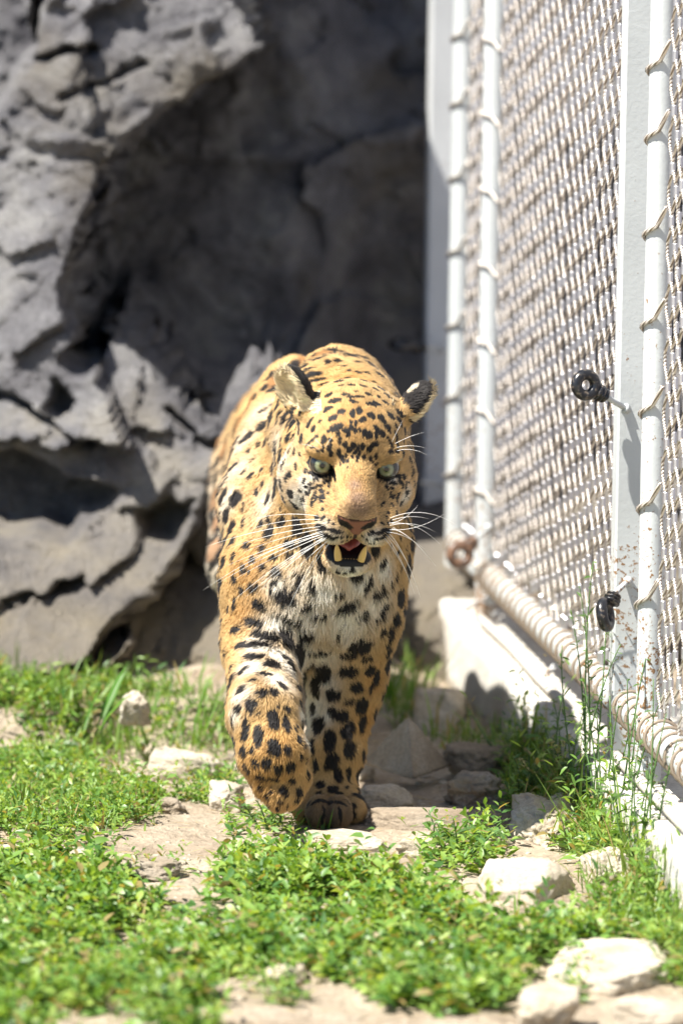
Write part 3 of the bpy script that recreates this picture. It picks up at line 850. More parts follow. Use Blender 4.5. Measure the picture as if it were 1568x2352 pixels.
BACKR = [(860, 1640), (880, 1560), (960, 1530), (1010, 1590), (1000, 1660), (1080, 1690), (1150, 1700), (1120, 1740), (1010, 1720), (930, 1680)]
ch = [grass(*scatter(BACK, 10000, seed=8), 0.045, 0.115, 8, 0.0042, 0.04, 0.7), sprigs(*scatter(BACK, 700, seed=9), 6, 0.02, 0.06, 0.02, 0.045, 9, 0.2)]
plant_obj('grass', ch, m_grass, 'long soft grass on the bank at the foot of the rock')
ch = [grass(*scatter(BACKR, 4200, seed=10, thin=0.2), 0.05, 0.12, 10, 0.0038, 0.2)]
plant_obj('grass', ch, m_grass, 'sparse grass behind the leopard at the end of the kerb')

def blade_plant(label, px, py, n, hmin, hmax, seed, w=0.006, spread=0.02, lean=None):
    rs = np.random.default_rng(seed); p = Gd(px, py); z = float(ground_z(p[0], p[1])); p = Gd(px, py, z)
    az = rs.uniform(0, 6.283, n) if lean is None else rs.normal(lean, 0.5, n)
    V, F = leaves(np.stack([rs.normal(0, spread, n), rs.normal(0, spread, n), np.full(n, -0.003)], -1), az, rs.uniform(1.05, 1.45, n), rs.uniform(hmin, hmax, n), np.full(n, w), rs.uniform(0, 0.35, n), rs.normal(0, 0.4, n), 0.3)
    o = mesh_obj('grass_tuft', V, F, m_grass); o.location = p
    u = rs.random((n, 1)); set_tint(o, np.repeat(np.array([0.05, 0.15, 0.02]) * (1 - u) + np.array([0.14, 0.28, 0.04]) * u, 8, 0))
    tag(o, label, 'grass tuft', 'separate grass tufts')
blade_plant('tall bright grass tuft rising beside the far end of the kerb', 945, 1640, 9, 0.09, 0.19, 41, 0.007, 0.015, 0.3)
blade_plant('tall grass blades growing right behind the planted leg', 880, 1630, 10, 0.07, 0.14, 42, 0.006, 0.015)
blade_plant('broad upright blade in the grass below the rock', 215, 1690, 4, 0.10, 0.17, 43, 0.014, 0.01, 0.6)
blade_plant('small grass tuft growing in front of the planted paw', 735, 1908, 14, 0.025, 0.05, 44, 0.003, 0.014)
blade_plant('pale arching grass blades beside the lifted leg, before the rock', 480, 1700, 8, 0.09, 0.16, 45, 0.004, 0.02, 0.2)

m_stem = attr_leaf_mat('stem', rough=0.6, trans=0.1)
def weed(label, px, py, tips, seed, d_off=0.0, leaf=(0.012, 0.026), seedhead=False, cat='weed', nleaf=12, col=(0.09, 0.17, 0.05)):
    """a rooted plant whose stems end near the given picture points"""
    rs = np.random.default_rng(seed); p = Gd(px, py); z = float(ground_z(p[0], p[1])); p = Gd(px, py, z)
    root = empty('weed', p); tag(root, label, cat, 'weeds growing along the fence')
    LV, LF, LC, k = [], [], [], 0
    for (tx, ty) in tips:
        tip = L(tx, ty, p[1] + rs.uniform(-0.05, 0.05) + d_off)
        base = p + np.array([rs.normal(0, 0.008), rs.normal(0, 0.008), -0.004])
        bow = np.array([rs.normal(0, 0.012), rs.normal(0, 0.012), 0.25 * np.linalg.norm(tip - base) * 0.5])
        T = np.linspace(0, 1, 12)[:, None]
        pts = base + (tip - base) * T + bow * (4 * T * (1 - T)) * 0.6
        v, f = tube(pts - p, np.linspace(0.0019, 0.0007, 12), 5)
        o = mesh_obj('stem', v, f, m_stem, root); set_tint(o, np.tile(np.array(col) * rs.uniform(.8, 1.3), (len(o.data.polygons), 1)))
        t = rs.uniform(0.12, 1.0, nleaf) if not seedhead else rs.uniform(0.62, 1.0, nleaf * 2)
        idx = np.clip((t * 11).astype(int), 0, 10); fr = t * 11 - idx
        bb = pts[idx] + (pts[idx + 1] - pts[idx]) * fr[:, None] - p
        if seedhead:
            ln = rs.uniform(0.007, 0.014, len(t)); wd = ln * 0.32; c = np.array([0.34, 0.32, 0.15])
        else:
            ln = rs.uniform(*leaf, len(t)) * (1.15 - 0.6 * t); wd = ln * rs.uniform(0.16, 0.34, len(t)); c = np.array([0.10, 0.19, 0.055])
        v, f = leaves(bb, rs.uniform(0, 6.28, len(t)), rs.uniform(-0.1, 1.0, len(t)), ln, wd, rs.uniform(0, .5, len(t)), rs.normal(0, .5, len(t)))
        LV.append(v); LF.append(f + k); k += len(v); LC.append(np.repeat(c * rs.uniform(.7, 1.4, (len(t), 1)), 8, 0))
    o = mesh_obj('seed_heads' if seedhead else 'foliage', np.concatenate(LV), np.concatenate(LF), m_leaf, root); set_tint(o, np.concatenate(LC)); o['kind'] = 'stuff'
weed('tall grey-green weed reaching up in front of the mesh', 1345, 1880, [(1362, 1290), (1330, 1345), (1392, 1400), (1310, 1400), (1425, 1480), (1290, 1480)], 61, -0.03, nleaf=26)
weed('dark thin-stemmed weed leaning over the kerb shadow', 1175, 1765, [(1072, 1625), (1110, 1690), (1150, 1650), (1205, 1640)], 62, nleaf=9, leaf=(0.008, 0.018))
weed('feathery weed against the rusty foot of the bar post', 1420, 1965, [(1440, 1560), (1490, 1480), (1400, 1600), (1520, 1600), (1460, 1640), (1540, 1680)], 63, nleaf=22)
weed('bushy weed on the kerb in front of the steel rod', 1290, 1830, [(1270, 1610), (1300, 1570), (1350, 1600), (1380, 1560), (1240, 1650)], 64, nleaf=20)
weed('ripe yellowish grass with drooping seed heads by the kerb', 1300, 1860, [(1195, 1745), (1215, 1830), (1260, 1700), (1240, 1780), (1300, 1690)], 65, seedhead=True, cat='grass')
weed('leafy upright weed at the edge of the shaded slab', 1060, 1985, [(985, 1862), (1000, 1890), (1165, 1880), (1150, 1905), (1040, 1880)], 66, leaf=(0.025, 0.042), nleaf=12)
weed('small leafy weed right under the lifted paw', 600, 1905, [(560, 1850), (590, 1840), (640, 1870), (535, 1870)], 67, leaf=(0.014, 0.026), nleaf=10)
weed('dark green weed in the kerb shadow behind the shaded stones', 1200, 1850, [(1180, 1740), (1215, 1720), (1240, 1760), (1190, 1790), (1260, 1740)], 68, leaf=(0.018, 0.032), nleaf=14)
weed('long leaning stalks over the leaves at the right edge', 1455, 2010, [(1400, 1800), (1450, 1760), (1530, 1820), (1560, 1880), (1500, 1780)], 69, leaf=(0.02, 0.045), nleaf=14)
weed('spindly weed crossing the near lower rail', 1475, 2030, [(1500, 1560), (1530, 1640), (1470, 1700), (1555, 1700), (1490, 1760)], 73, nleaf=24)
weed('fine-leaved weed before the kerb below the long mesh bay', 1385, 1920, [(1340, 1560), (1370, 1640), (1420, 1620), (1330, 1680), (1400, 1720), (1450, 1660)], 74, nleaf=24)
# dead stalks and straw lying on the soil
n = 900
X = rng.uniform(-0.5, 0.42, n); Y = rng.uniform(6.4, 8.7, n)
V, F = leaves(np.stack([X, Y, ground_z(X, Y) + 0.003], -1), rng.uniform(0, 6.28, n), rng.normal(0.03, 0.06, n), rng.uniform(0.012, 0.045, n), rng.uniform(0.001, 0.0024, n), rng.uniform(-.05, .1, n), rng.normal(0, .3, n))
o = mesh_obj('straw', V, F, m_grass); set_tint(o, np.repeat(np.array([0.40, 0.31, 0.17]) * rng.uniform(0.45, 1.2, (n, 1)), 8, 0))
tag(o, 'dead stalks and straw littering the bare soil', kind='stuff')
# ------------------------------------------------------------------ leopard: one continuous body grown from blended volumes
class Field:
    def __init__(s, xs, ys, zs):
        s.xs, s.ys, s.zs = xs, ys, zs
        s.v = np.full((len(xs), len(ys), len(zs)), 0.25, np.float32)
    def _box(s, lo, hi):
        sl = []
        for a, l_, h_ in ((s.xs, lo[0], hi[0]), (s.ys, lo[1], hi[1]), (s.zs, lo[2], hi[2])):
            i0 = max(int(np.searchsorted(a, l_)) - 1, 0); i1 = min(int(np.searchsorted(a, h_)) + 1, len(a)); sl.append(slice(i0, max(i1, i0)))
        X = s.xs[sl[0]][:, None, None]; Y = s.ys[sl[1]][None, :, None]; Z = s.zs[sl[2]][None, None, :]
        return tuple(sl), X, Y, Z
    def blend(s, sl, d, k):
        a = s.v[sl]
        h = np.maximum(k - np.abs(a - d), 0) / k
        s.v[sl] = np.minimum(a, d) - h * h * k * 0.25
    def carve_d(s, sl, d, k):
        a = s.v[sl]; d = -d
        h = np.maximum(k - np.abs(a - d), 0) / k
        s.v[sl] = np.maximum(a, d) + h * h * k * 0.25
    def ell_d(s, c, r, R):
        m = max(r) + 0.07
        sl, X, Y, Z = s._box(c - m, c + m)
        dx, dy, dz = X - c[0], Y - c[1], Z - c[2]
        u = (dx * R[0][0] + dy * R[0][1] + dz * R[0][2]); v = (dx * R[1][0] + dy * R[1][1] + dz * R[1][2]); w = (dx * R[2][0] + dy * R[2][1] + dz * R[2][2])
        k0 = np.sqrt((u / r[0]) ** 2 + (v / r[1]) ** 2 + (w / r[2]) ** 2)
        k1 = np.sqrt((u / r[0] ** 2) ** 2 + (v / r[1] ** 2) ** 2 + (w / r[2] ** 2) ** 2) + 1e-9
        return sl, (k0 * (k0 - 1) / k1).astype(np.float32)
    def ell(s, c, r, k=0.03, R=((1, 0, 0), (0, 1, 0), (0, 0, 1)), carve=False):
        c = np.asarray(c, float)
        sl, d = s.ell_d(c, r, R)
        (s.carve_d if carve else s.blend)(sl, d, k)
    def cone(s, a, ra, b, rb, k=0.03):
        a = np.asarray(a, float); b = np.asarray(b, float); m = max(ra, rb) + 0.07
        sl, X, Y, Z = s._box(np.minimum(a, b) - m, np.maximum(a, b) + m)
        e = b - a; L2 = e @ e
        t = np.clip(((X - a[0]) * e[0] + (Y - a[1]) * e[1] + (Z - a[2]) * e[2]) / L2, 0, 1)
        d = np.sqrt((X - a[0] - t * e[0]) ** 2 + (Y - a[1] - t * e[1]) ** 2 + (Z - a[2] - t * e[2]) ** 2) - (ra + (rb - ra) * t)
        s.blend(sl, d.astype(np.float32), k)

def surface_nets(fl):
    v = fl.v; ins = v < 0
    cnt = np.zeros(tuple(n - 1 for n in v.shape), np.uint8)
    for i in (0, 1):
        for j in (0, 1):
            for k in (0, 1):
                cnt += ins[i:v.shape[0] - 1 + i, j:v.shape[1] - 1 + j, k:v.shape[2] - 1 + k]
    idx = np.argwhere((cnt > 0) & (cnt < 8))
    n = len(idx)
    C = {}
    for i in (0, 1):
        for j in (0, 1):
            for k in (0, 1): C[i, j, k] = v[idx[:, 0] + i, idx[:, 1] + j, idx[:, 2] + k]
    acc = np.zeros((n, 3)); num = np.zeros(n)
    cs = list(C)
    for a in cs:
        for ax in range(3):
            if a[ax]: continue
            b = tuple(1 if q == ax else a[q] for q in range(3))
            va, vb = C[a], C[b]; m = (va < 0) != (vb < 0)
            t = np.where(m, va / np.where(m, va - vb, 1), 0)
            p = np.tile(np.array(a, float), (n, 1)); p[:, ax] = t
            acc[m] += p[m]; num[m] += 1
    acc /= num[:, None]
    P = np.empty((n, 3))
    for ax, arr in enumerate((fl.xs, fl.ys, fl.zs)):
        i = idx[:, ax]; P[:, ax] = arr[i] + (arr[i + 1] - arr[i]) * acc[:, ax]
    lut = np.full(cnt.shape, -1, np.int32); lut[idx[:, 0], idx[:, 1], idx[:, 2]] = np.arange(n)
    Q = []
    for ax in range(3):
        o1, o2 = [(1, 2), (2, 0), (0, 1)][ax]
        sa = [slice(None)] * 3; sb = [slice(None)] * 3; sa[ax] = slice(0, -1); sb[ax] = slice(1, None)
        ch = ins[tuple(sa)] != ins[tuple(sb)]
        e = np.argwhere(ch)
        e = e[(e[:, o1] > 0) & (e[:, o2] > 0) & (e[:, o1] < cnt.shape[o1]) & (e[:, o2] < cnt.shape[o2])]
        flip = ins[e[:, 0], e[:, 1], e[:, 2]]
        def at(d1, d2):
            q = e.copy(); q[:, o1] += d1; q[:, o2] += d2
            return lut[q[:, 0], q[:, 1], q[:, 2]]
        quad = np.stack([at(-1, -1), at(0, -1), at(0, 0), at(-1, 0)], -1)
        quad[~flip] = quad[~flip][:, ::-1]
        Q.append(quad)
    return P, np.concatenate(Q)

# --- head frame: forward F (along the muzzle), right R as seen by us, up U
HC = L(805, 1049, 7.79)
yaw, pitch, roll = math.radians(4.0), math.radians(22), math.radians(-3.4)
HF = np.array([math.sin(yaw) * math.cos(pitch), -math.cos(yaw) * math.cos(pitch), -math.sin(pitch)])
HR = np.cross((0, 0, 1), HF) * -1; HR = np.array([math.cos(yaw), math.sin(yaw), 0.0])
HU = np.cross(HR, -HF) * 1.0
HU = np.cross(HF, HR) * -1.0 if HU[2] < 0 else HU
_R, _U = HR.copy(), HU.copy()
HR = math.cos(roll) * _R + math.sin(roll) * _U
HU = -math.sin(roll) * _R + math.cos(roll) * _U
HM = np.stack([HR, HF, HU])
def hp(r, f, u): return HC + HR * r + HF * f + HU * u

fx = np.arange(-0.285, 0.20, 0.0027)
fy = axis([(7.585, 8.02, 0.0027), (8.02, 8.2, 0.0045), (8.2, 9.33, 0.008)])
fz = axis([(-0.02, 0.34, 0.0036), (0.34, 0.735, 0.0027)])
fl = Field(fx, fy, fz)
E, K = fl.ell, fl.cone
# trunk
E((-0.068, 8.48, 0.430), (0.114, 0.40, 0.172), 0.05)
E((-0.100, 8.90, 0.395), (0.100, 0.22, 0.170), 0.05)
E(L(714, 1265, 8.13), (0.112, 0.17, 0.165), 0.05)
E(L(708, 1375, 8.02), (0.105, 0.10, 0.095), 0.05)                      # breast
K(L(775, 880, 8.22), 0.058, L(770, 990, 8.10), 0.085, 0.05)           # withers
K(L(690, 920, 8.36), 0.07, L(600, 1150, 8.15), 0.062, 0.05)           # shoulder blade, our left
K(L(825, 930, 8.24), 0.055, L(845, 1250, 8.05), 0.055, 0.05)           # shoulder blade, our right
K(L(780, 980, 8.12), 0.095, L(806, 1060, 7.90), 0.088, 0.05)          # neck
K(L(788, 1120, 7.98), 0.092, L(765, 1290, 8.0), 0.092, 0.05)          # throat and ruff
# our left fore leg: lifted, wrist bent
K(L(614, 1180, 8.10), 0.056, L(608, 1330, 8.02), 0.055, 0.05)
K(L(608, 1330, 8.02), 0.055, L(600, 1480, 7.98), 0.053, 0.04)
K(L(600, 1480, 7.98), 0.052, L(606, 1640, 7.83), 0.050, 0.03)
K(L(606, 1640, 7.83), 0.050, L(627, 1735, 7.79), 0.047, 0.02)
K(L(627, 1735, 7.79), 0.047, L(645, 1802, 7.80), 0.033, 0.02)
for tx, ty, td, tr in ((612, 1800, 7.772, 0.0195), (640, 1830, 7.765, 0.0195), (667, 1822, 7.775, 0.019), (684, 1785, 7.79, 0.018)):
    E(L(tx, ty, td), (tr, tr, tr * 1.2), 0.012)
# our right fore leg: planted
K(L(842, 1250, 8.05), 0.052, L(818, 1420, 8.02), 0.057, 0.05)
K(L(818, 1420, 8.02), 0.057, L(795, 1560, 8.03), 0.053, 0.04)
K(L(795, 1560, 8.03), 0.053, L(766, 1730, 8.0), 0.041, 0.03)
K(L(766, 1730, 8.0), 0.041, L(757, 1822, 7.99), 0.034, 0.02)
pw = L(755, 1862, 7.97); pw[2] = 0.032
E(pw, (0.046, 0.056, 0.027), 0.022)
for tx, td, tr in ((697, 7.940, 0.0205), (733, 7.905, 0.0225), (777, 7.902, 0.0225), (813, 7.935, 0.0205)):
    c = L(tx, 1868, td); c[2] = 0.022
    E(c, (tr * .90, tr * 1.45, tr * 1.08), 0.005)
# hind legs, stepping up behind
for hx, kx, kn, hk, ft_ in ((-0.145, -0.152, 8.70, 8.93, 8.86), (-0.085, -0.035, 8.58, 8.74, 8.55)):
    K((hx, 8.95, 0.40), 0.066, (kx, kn + 0.03, 0.275), 0.062, 0.05)
    K((kx, kn + 0.03, 0.275), 0.056, (kx + 0.005, hk, 0.14), 0.030, 0.03)
    K((kx + 0.005, hk, 0.14), 0.029, (kx + 0.02, ft_ + 0.02, 0.045), 0.027, 0.02)
    E((kx + 0.025, ft_ - 0.02, 0.03), (0.036, 0.06, 0.027), 0.02)
# tail hanging behind
tl = [(-0.10, 9.06, 0.46), (-0.105, 9.17, 0.38), (-0.11, 9.17, 0.29), (-0.11, 9.12, 0.17), (-0.12, 9.05, 0.12)]
for a, b_ in zip(tl[:-1], tl[1:]): K(a, 0.026, b_, 0.024, 0.02)
# skull
E(hp(0, -0.020, 0.034), (0.076, 0.090, 0.067), 0.04, HM)
E(hp(0, 0.030, 0.046), (0.056, 0.046, 0.038), 0.03, HM)
for s in (-1, 1):
    E(hp(s * 0.054, 0.008, -0.034), (0.041, 0.060, 0.056), 0.03, HM)   # cheek
    E(hp(s * 0.048, -0.03, -0.060), (0.042, 0.050, 0.050), 0.04, HM)   # jaw corner
    E(hp(s * 0.043, 0.0535, 0.0395), (0.027, 0.020, 0.0115), 0.016, HM)   # brow
    E(hp(s * 0.050, 0.052, -0.012), (0.024, 0.026, 0.018), 0.016, HM)  # cheek bone
    K(hp(s * 0.040, 0.070, -0.022), 0.017, hp(s * 0.030, 0.100, -0.038), 0.022, 0.02)
K(hp(0, 0.046, 0.024), 0.028, hp(0, 0.090, 0.010), 0.0265, 0.018)       # bridge
K(hp(0, 0.090, 0.010), 0.0265, hp(0.002, 0.130, -0.008), 0.0265, 0.012)
for s in (-1, 1):
    E(hp(s * 0.0285 + 0.003, 0.119, -0.047), (0.0315, 0.035, 0.0245), 0.011, HM)  # whisker pads
    E(hp(s * 0.040 + 0.002, 0.088, -0.048), (0.026, 0.034, 0.028), 0.02, HM)
E(hp(0.003, 0.141, -0.021), (0.0285, 0.016, 0.0165), 0.008, HM)            # nose
E(hp(0.003, 0.143, -0.037), (0.0085, 0.012, 0.012), 0.006, HM)
K(hp(0, 0.01, -0.085), 0.050, hp(0, 0.082, -0.117), 0.0270, 0.03)      # lower jaw
E(hp(0.002, 0.098, -0.118), (0.037, 0.025, 0.0185), 0.014, HM)             # chin
# mouth, nostrils, eye openings
E(hp(0.002, 0.112, -0.0825), (0.0365, 0.046, 0.0190), 0.005, HM, carve=True)
E(hp(0.001, 0.072, -0.085), (0.031, 0.055, 0.022), 0.006, HM, carve=True)
for s in (-1, 1):
    E(hp(s * 0.0165 + 0.003, 0.157, -0.028), (0.0075, 0.009, 0.0042), 0.003, np.stack([HR * math.cos(0.45 * s) + HU * math.sin(0.45 * s), HF, -HR * math.sin(0.45 * s) + HU * math.cos(0.45 * s)]), carve=True)
E(hp(0.003, 0.156, -0.054), (0.0020, 0.012, 0.014), 0.003, HM, carve=True)
EYE = {}
for s in (-1, 1):
    ec = hp(s * 0.0465, 0.058, 0.018)
    EYE[s] = ec
    a = math.radians(12) * s
    er, eu = HR * math.cos(a) + HU * math.sin(a), -HR * math.sin(a) + HU * math.cos(a)
    E(ec + HF * 0.019 + HR * s * 0.002 - HU * 0.0022, (0.0180, 0.021, 0.0104), 0.003, np.stack([er, HF, eu]), carve=True)
# ears
EAR = {}
for s, tip, op in ((-1, hp(-0.098, -0.045, 0.116), np.array([-0.80, -0.55, 0.12])), (1, hp(0.108, -0.045, 0.102), np.array([0.93, 0.05, 0.18]))):
    base = hp(s * 0.078, -0.035, 0.058)
    op = op / np.linalg.norm(op)
    up = tip - base; hgt = np.linalg.norm(up); up = up / hgt; op = op - up * (op @ up); op /= np.linalg.norm(op); sd = np.cross(up, op)
    c = base + up * hgt * 0.36
    Rm = np.stack([sd, op, up])
    E(c, (0.0340, 0.0165, hgt * 0.64), 0.020, Rm)
    E(c + op * 0.0125 + up * 0.004, (0.0260, 0.0145, hgt * 0.55), 0.004, Rm, carve=True)
    EAR[s] = (c, op, up, hgt)
BP, BQ = surface_nets(fl)
# ------------------------------------------------------------------ coat: base colour zones, rosettes and spots, all fixed to the skin
def c3(a): return [((1000 + x / 2.24) / 1.74171, (1700 + y / 2.24) / 1.74171, rx / 3.9014, ry / 3.9014, an) for x, y, rx, ry, an in a]
def c1(a): return [((750 + x / 1.42545) / 1.74171, (1350 + y / 1.42545) / 1.74171, rx / 2.4827, ry / 2.4827, an) for x, y, rx, ry, an in a]
def c2(a): return [((750 + x / 1.568) / 1.74171, (2350 + y / 1.568) / 1.74171, rx / 2.731, ry / 2.731, an) for x, y, rx, ry, an in a]
FACE = c3([(540,165,75,18,-25),(665,150,25,40,15),(575,210,22,8,0),(630,238,18,8,0),(660,232,14,14,0),(575,50,40,22,-25),(520,12,25,20,0),(770,40,40,28,-20),(715,62,18,15,0),(860,70,28,22,0),(790,95,18,20,0),(875,110,15,15,0),(905,45,18,22,0),(938,72,14,24,0),
 (980,62,10,22,0),(1020,70,14,24,20),(1010,105,10,18,0),(1065,90,18,18,0),(1055,125,20,14,0),(1140,55,22,45,-30),(1190,95,22,25,20),(1125,105,16,25,0),(810,150,16,25,0),(858,185,18,28,10),(888,235,16,28,10),(920,198,16,24,0),(963,208,12,22,0),(1008,208,16,28,0),
 (1065,225,16,26,10),(1100,190,24,20,-30),(1125,185,16,22,20),(720,150,18,14,0),(722,215,18,35,15),(735,270,12,20,0),(800,270,16,22,0),(828,308,18,22,0),(850,345,14,18,0),(920,312,10,12,0),(965,308,10,16,0),(978,270,12,18,0),(1025,305,14,16,0),(1075,315,8,18,0),(1118,295,12,18,0),
 (312,370,34,45,20),(250,365,14,40,10),(365,258,20,30,10),(415,258,14,24,10),(455,275,10,16,0),(418,382,12,40,-5),(268,505,18,28,-20),(240,560,20,14,0),(350,480,50,18,-30),(380,450,20,20,0),(378,620,45,28,-10),(290,690,28,45,-30),(408,720,48,26,5),(500,430,16,20,0),(545,440,20,12,0),
 (600,455,32,13,10),(650,475,20,12,0),(510,550,16,14,0),(545,590,14,14,0),(600,630,18,18,0),(575,665,16,14,0),(650,600,18,14,-20),(640,665,10,20,0),(520,620,28,12,20),(460,595,25,10,5),(500,715,12,20,0),(565,710,16,18,0),(605,560,22,10,-20),(650,555,18,10,-20),(690,520,22,11,-20),
 (665,762,16,12,0),(610,832,26,20,20),(665,842,16,14,0),(725,860,8,13,0),(762,882,8,10,0),(650,915,65,17,15),(760,945,50,11,15),(820,955,18,8,10),(690,985,85,17,12),(780,1000,20,10,0),(830,1005,10,8,0),(875,990,10,8,0),(835,1030,8,8,0),(880,1020,8,8,0),(905,995,8,8,0),
 (1225,795,12,12,0),(1200,828,12,12,0),(1250,862,18,14,-20),(1170,885,10,14,0),(1215,880,10,14,0),(1180,945,70,12,-15),(1090,965,30,8,-5),(1150,1010,50,11,-10),(1010,990,8,10,0),(1040,1010,10,8,0),(1060,1040,8,6,0),(1100,1045,8,6,0),(1210,975,40,10,-15),
 (1160,730,10,22,0),(1340,712,28,26,10),(1305,665,25,14,-20),(1300,790,18,22,0),(1260,720,14,18,0),(1385,555,16,28,0),(1395,605,24,15,20),(1270,540,18,16,10),(1330,520,18,18,0),(1285,470,60,12,-20),(1370,480,18,22,0),(1430,445,16,38,0),(1450,540,16,26,0),(1415,340,14,35,-10),
 (1240,500,14,14,0),(1245,625,16,14,0),(1265,650,14,12,0),(1215,580,12,14,0),(1390,770,15,28,0),(1370,270,15,33,-15),(1310,180,17,42,-25),(1250,250,20,15,0),(1305,240,25,13,10),(1250,190,16,24,-20),(1230,145,14,18,0),(1300,100,16,42,-20),(1365,160,15,28,-20),(1240,65,14,30,-20),(1300,15,18,18,0),
 (790,1308,24,16,0),(915,1300,26,15,0),(850,1318,14,10,0),(735,395,26,48,-15),(760,470,13,60,-12),(1155,415,15,42,10),(1150,470,9,40,-8)])
CROWN = c1([(755,235,33,16,20),(780,260,22,12,0),(840,365,38,18,-5),(745,320,12,20,0),(725,395,24,20,-30),(800,415,28,18,-30),(880,430,20,18,0),(830,465,25,18,-20),(980,425,17,25,0),(940,440,11,26,0),(1045,455,25,14,20),(1105,470,20,28,-30),(1160,455,22,18,0),
 (1080,385,28,11,10),(1050,390,28,12,0),(985,345,24,11,15),(935,345,20,12,0),(900,330,18,12,0),(945,370,24,12,10),(1000,480,22,16,-20),(850,520,38,20,-15),(700,495,16,30,30),(720,535,26,13,-15),(760,480,14,10,0),(640,500,18,22,-20),(905,545,18,15,0),(960,495,9,22,0),(955,540,9,18,0),(930,490,9,16,0),
 (1030,565,18,20,0),(1095,550,33,16,30),(1135,515,18,15,0),(640,545,12,18,0),(810,140,14,30,-10),(860,130,13,25,10),(880,165,15,20,0),(945,140,18,12,0),(930,275,20,11,0),(1000,280,20,9,0),(870,280,20,9,0),(1040,250,15,11,0),(1075,300,20,11,20),(955,200,11,18,0),(905,190,13,17,0),(900,230,11,13,0),
 (1010,200,12,14,0),(960,310,14,9,0),(1030,330,18,10,10),(1130,380,20,12,20),(1090,345,14,10,0)])
SHOULDER = c1([(465,900,26,38,10),(485,1000,24,50,10),(540,1025,42,22,0),(430,1050,32,28,-20),(470,1100,40,40,0),(590,1160,45,26,10),(350,1180,18,28,-10),(435,1195,23,23,0),(380,1255,22,22,0),(320,1310,22,28,-15),(270,1370,18,26,-15),(380,1410,33,20,10),(520,1320,36,22,10),(650,1330,28,18,0),(640,1380,18,20,0),
 (505,1375,20,16,0),(265,1250,10,38,10),(305,1430,20,26,-10),(560,1465,58,30,10),(420,1500,46,24,20),(695,1500,24,22,0),(720,1395,18,20,0),(270,1510,18,28,0),(875,1440,28,13,0),(925,1500,55,20,-20),(1085,1430,24,42,35),(1120,1520,40,20,-40),(1030,1390,20,38,20),(1110,1275,15,26,25),(1150,1380,13,28,20),
 (1180,1345,12,28,20),(1200,1220,12,28,20),(1155,1190,12,18,20),(1205,1130,13,15,0),(1240,1180,10,22,10),(1215,1300,11,24,15),(330,960,11,38,0),(325,1050,11,38,0),(500,1240,25,16,0),(580,1230,22,16,0),(560,1390,18,15,0),(620,1430,20,14,0),(480,1430,16,18,0),(350,1330,14,16,0),(440,1300,20,16,0),
 (475,395,60,16,-35),(420,600,14,24,10),(490,640,14,18,0),(370,780,14,26,0),(385,690,12,20,0),(430,740,14,20,0),(400,870,14,24,0),(330,760,10,26,0),(355,640,10,24,10),(440,820,12,18,0)])
LEGS = c2([(620,35,60,38,10),(465,85,48,28,25),(760,85,26,24,0),(650,165,85,20,15),(840,150,40,20,20),(1015,85,62,23,-25),(1080,145,48,18,-20),(1185,20,38,20,-20),(1215,140,68,20,-45),(985,230,20,18,0),(945,285,15,13,0),
 (300,85,15,45,0),(255,130,13,25,0),(425,195,66,32,20),(320,245,43,28,0),(490,285,72,42,30),(430,350,110,25,15),(340,355,43,24,0),(245,410,14,35,0),(430,425,58,26,15),(620,460,26,70,-35),(290,490,19,29,20),(365,515,38,26,-30),(495,540,43,23,25),(425,580,25,13,10),(222,525,12,28,0),(590,610,20,38,-30),
 (265,635,19,23,0),(345,635,31,31,-30),(470,655,34,29,20),(545,645,27,29,-20),(320,750,24,31,-15),(405,735,34,44,20),(565,730,17,15,0),(620,745,26,17,20),(445,785,15,11,0),(285,830,12,48,-10),
 (370,890,27,74,5),(450,925,27,74,-3),(540,825,36,74,-15),(618,850,23,58,-8),(672,870,14,28,0),(690,945,19,30,10),(550,1000,36,58,-15),(628,1005,23,33,0),(355,1020,27,44,-20),(412,1015,23,23,0),(425,1095,31,23,10),(500,1095,33,33,0),(575,1135,27,31,-20),(648,1115,35,25,5),(373,1130,19,31,-25),
 (462,1180,33,21,10),(550,1195,37,21,15),(660,1195,21,27,-20),(605,1262,33,25,-15),(700,1270,25,27,0),(465,1245,16,19,-20),(530,1265,17,13,0),(500,1310,17,17,0),(580,1335,17,19,0),(515,1365,14,15,0),(570,1390,19,15,0),(690,1335,25,25,0),(405,1240,14,19,-20),(630,1300,12,12,0),(748,1165,17,29,0),
 (745,1065,12,23,0),(710,1050,15,17,0),(720,985,12,21,0),(632,1370,12,17,0),(440,1305,12,12,0),
 (1090,345,78,50,-10),(1010,400,58,22,-10),(830,380,68,22,-12),(1125,430,33,23,0),(1010,510,58,38,-10),(1140,500,34,42,20),(1185,550,32,52,10),(805,610,36,76,0),(1055,615,40,33,0),(915,665,50,36,-15),(1090,735,40,57,10),(1010,705,24,20,0),(905,765,25,25,0),(955,795,43,40,-10),(820,860,42,53,20),
 (1000,890,36,60,15),(890,950,36,70,10),(1015,1010,38,53,10),(785,990,23,48,0),(900,1085,38,58,20),(940,1165,28,53,-5),(1095,850,28,58,20),(905,1265,33,42,15),(835,1240,26,38,10),(800,1110,17,48,0),(1005,1130,18,16,0),(1010,1180,15,38,0),(985,1250,13,20,0),(955,1300,26,28,0),(820,1300,19,28,0),
 (1265,300,28,72,10),(1220,260,23,28,20),(1150,620,20,30,0),(1040,700,14,14,0),(860,1340,40,14,-10),(960,1350,36,12,10),(1040,1370,20,16,30),(760,1360,30,14,-15),(740,1440,9,50,0),(850,1430,9,60,5),(955,1430,9,55,-5),(1040,1410,9,45,-15),(900,1350,34,10,0),(1000,1345,25,9,10),(800,1350,28,10,-10)])  # narrow upright paw entries: crease shade between the toes, painted as dark streaks
_rf = np.random.default_rng(3)
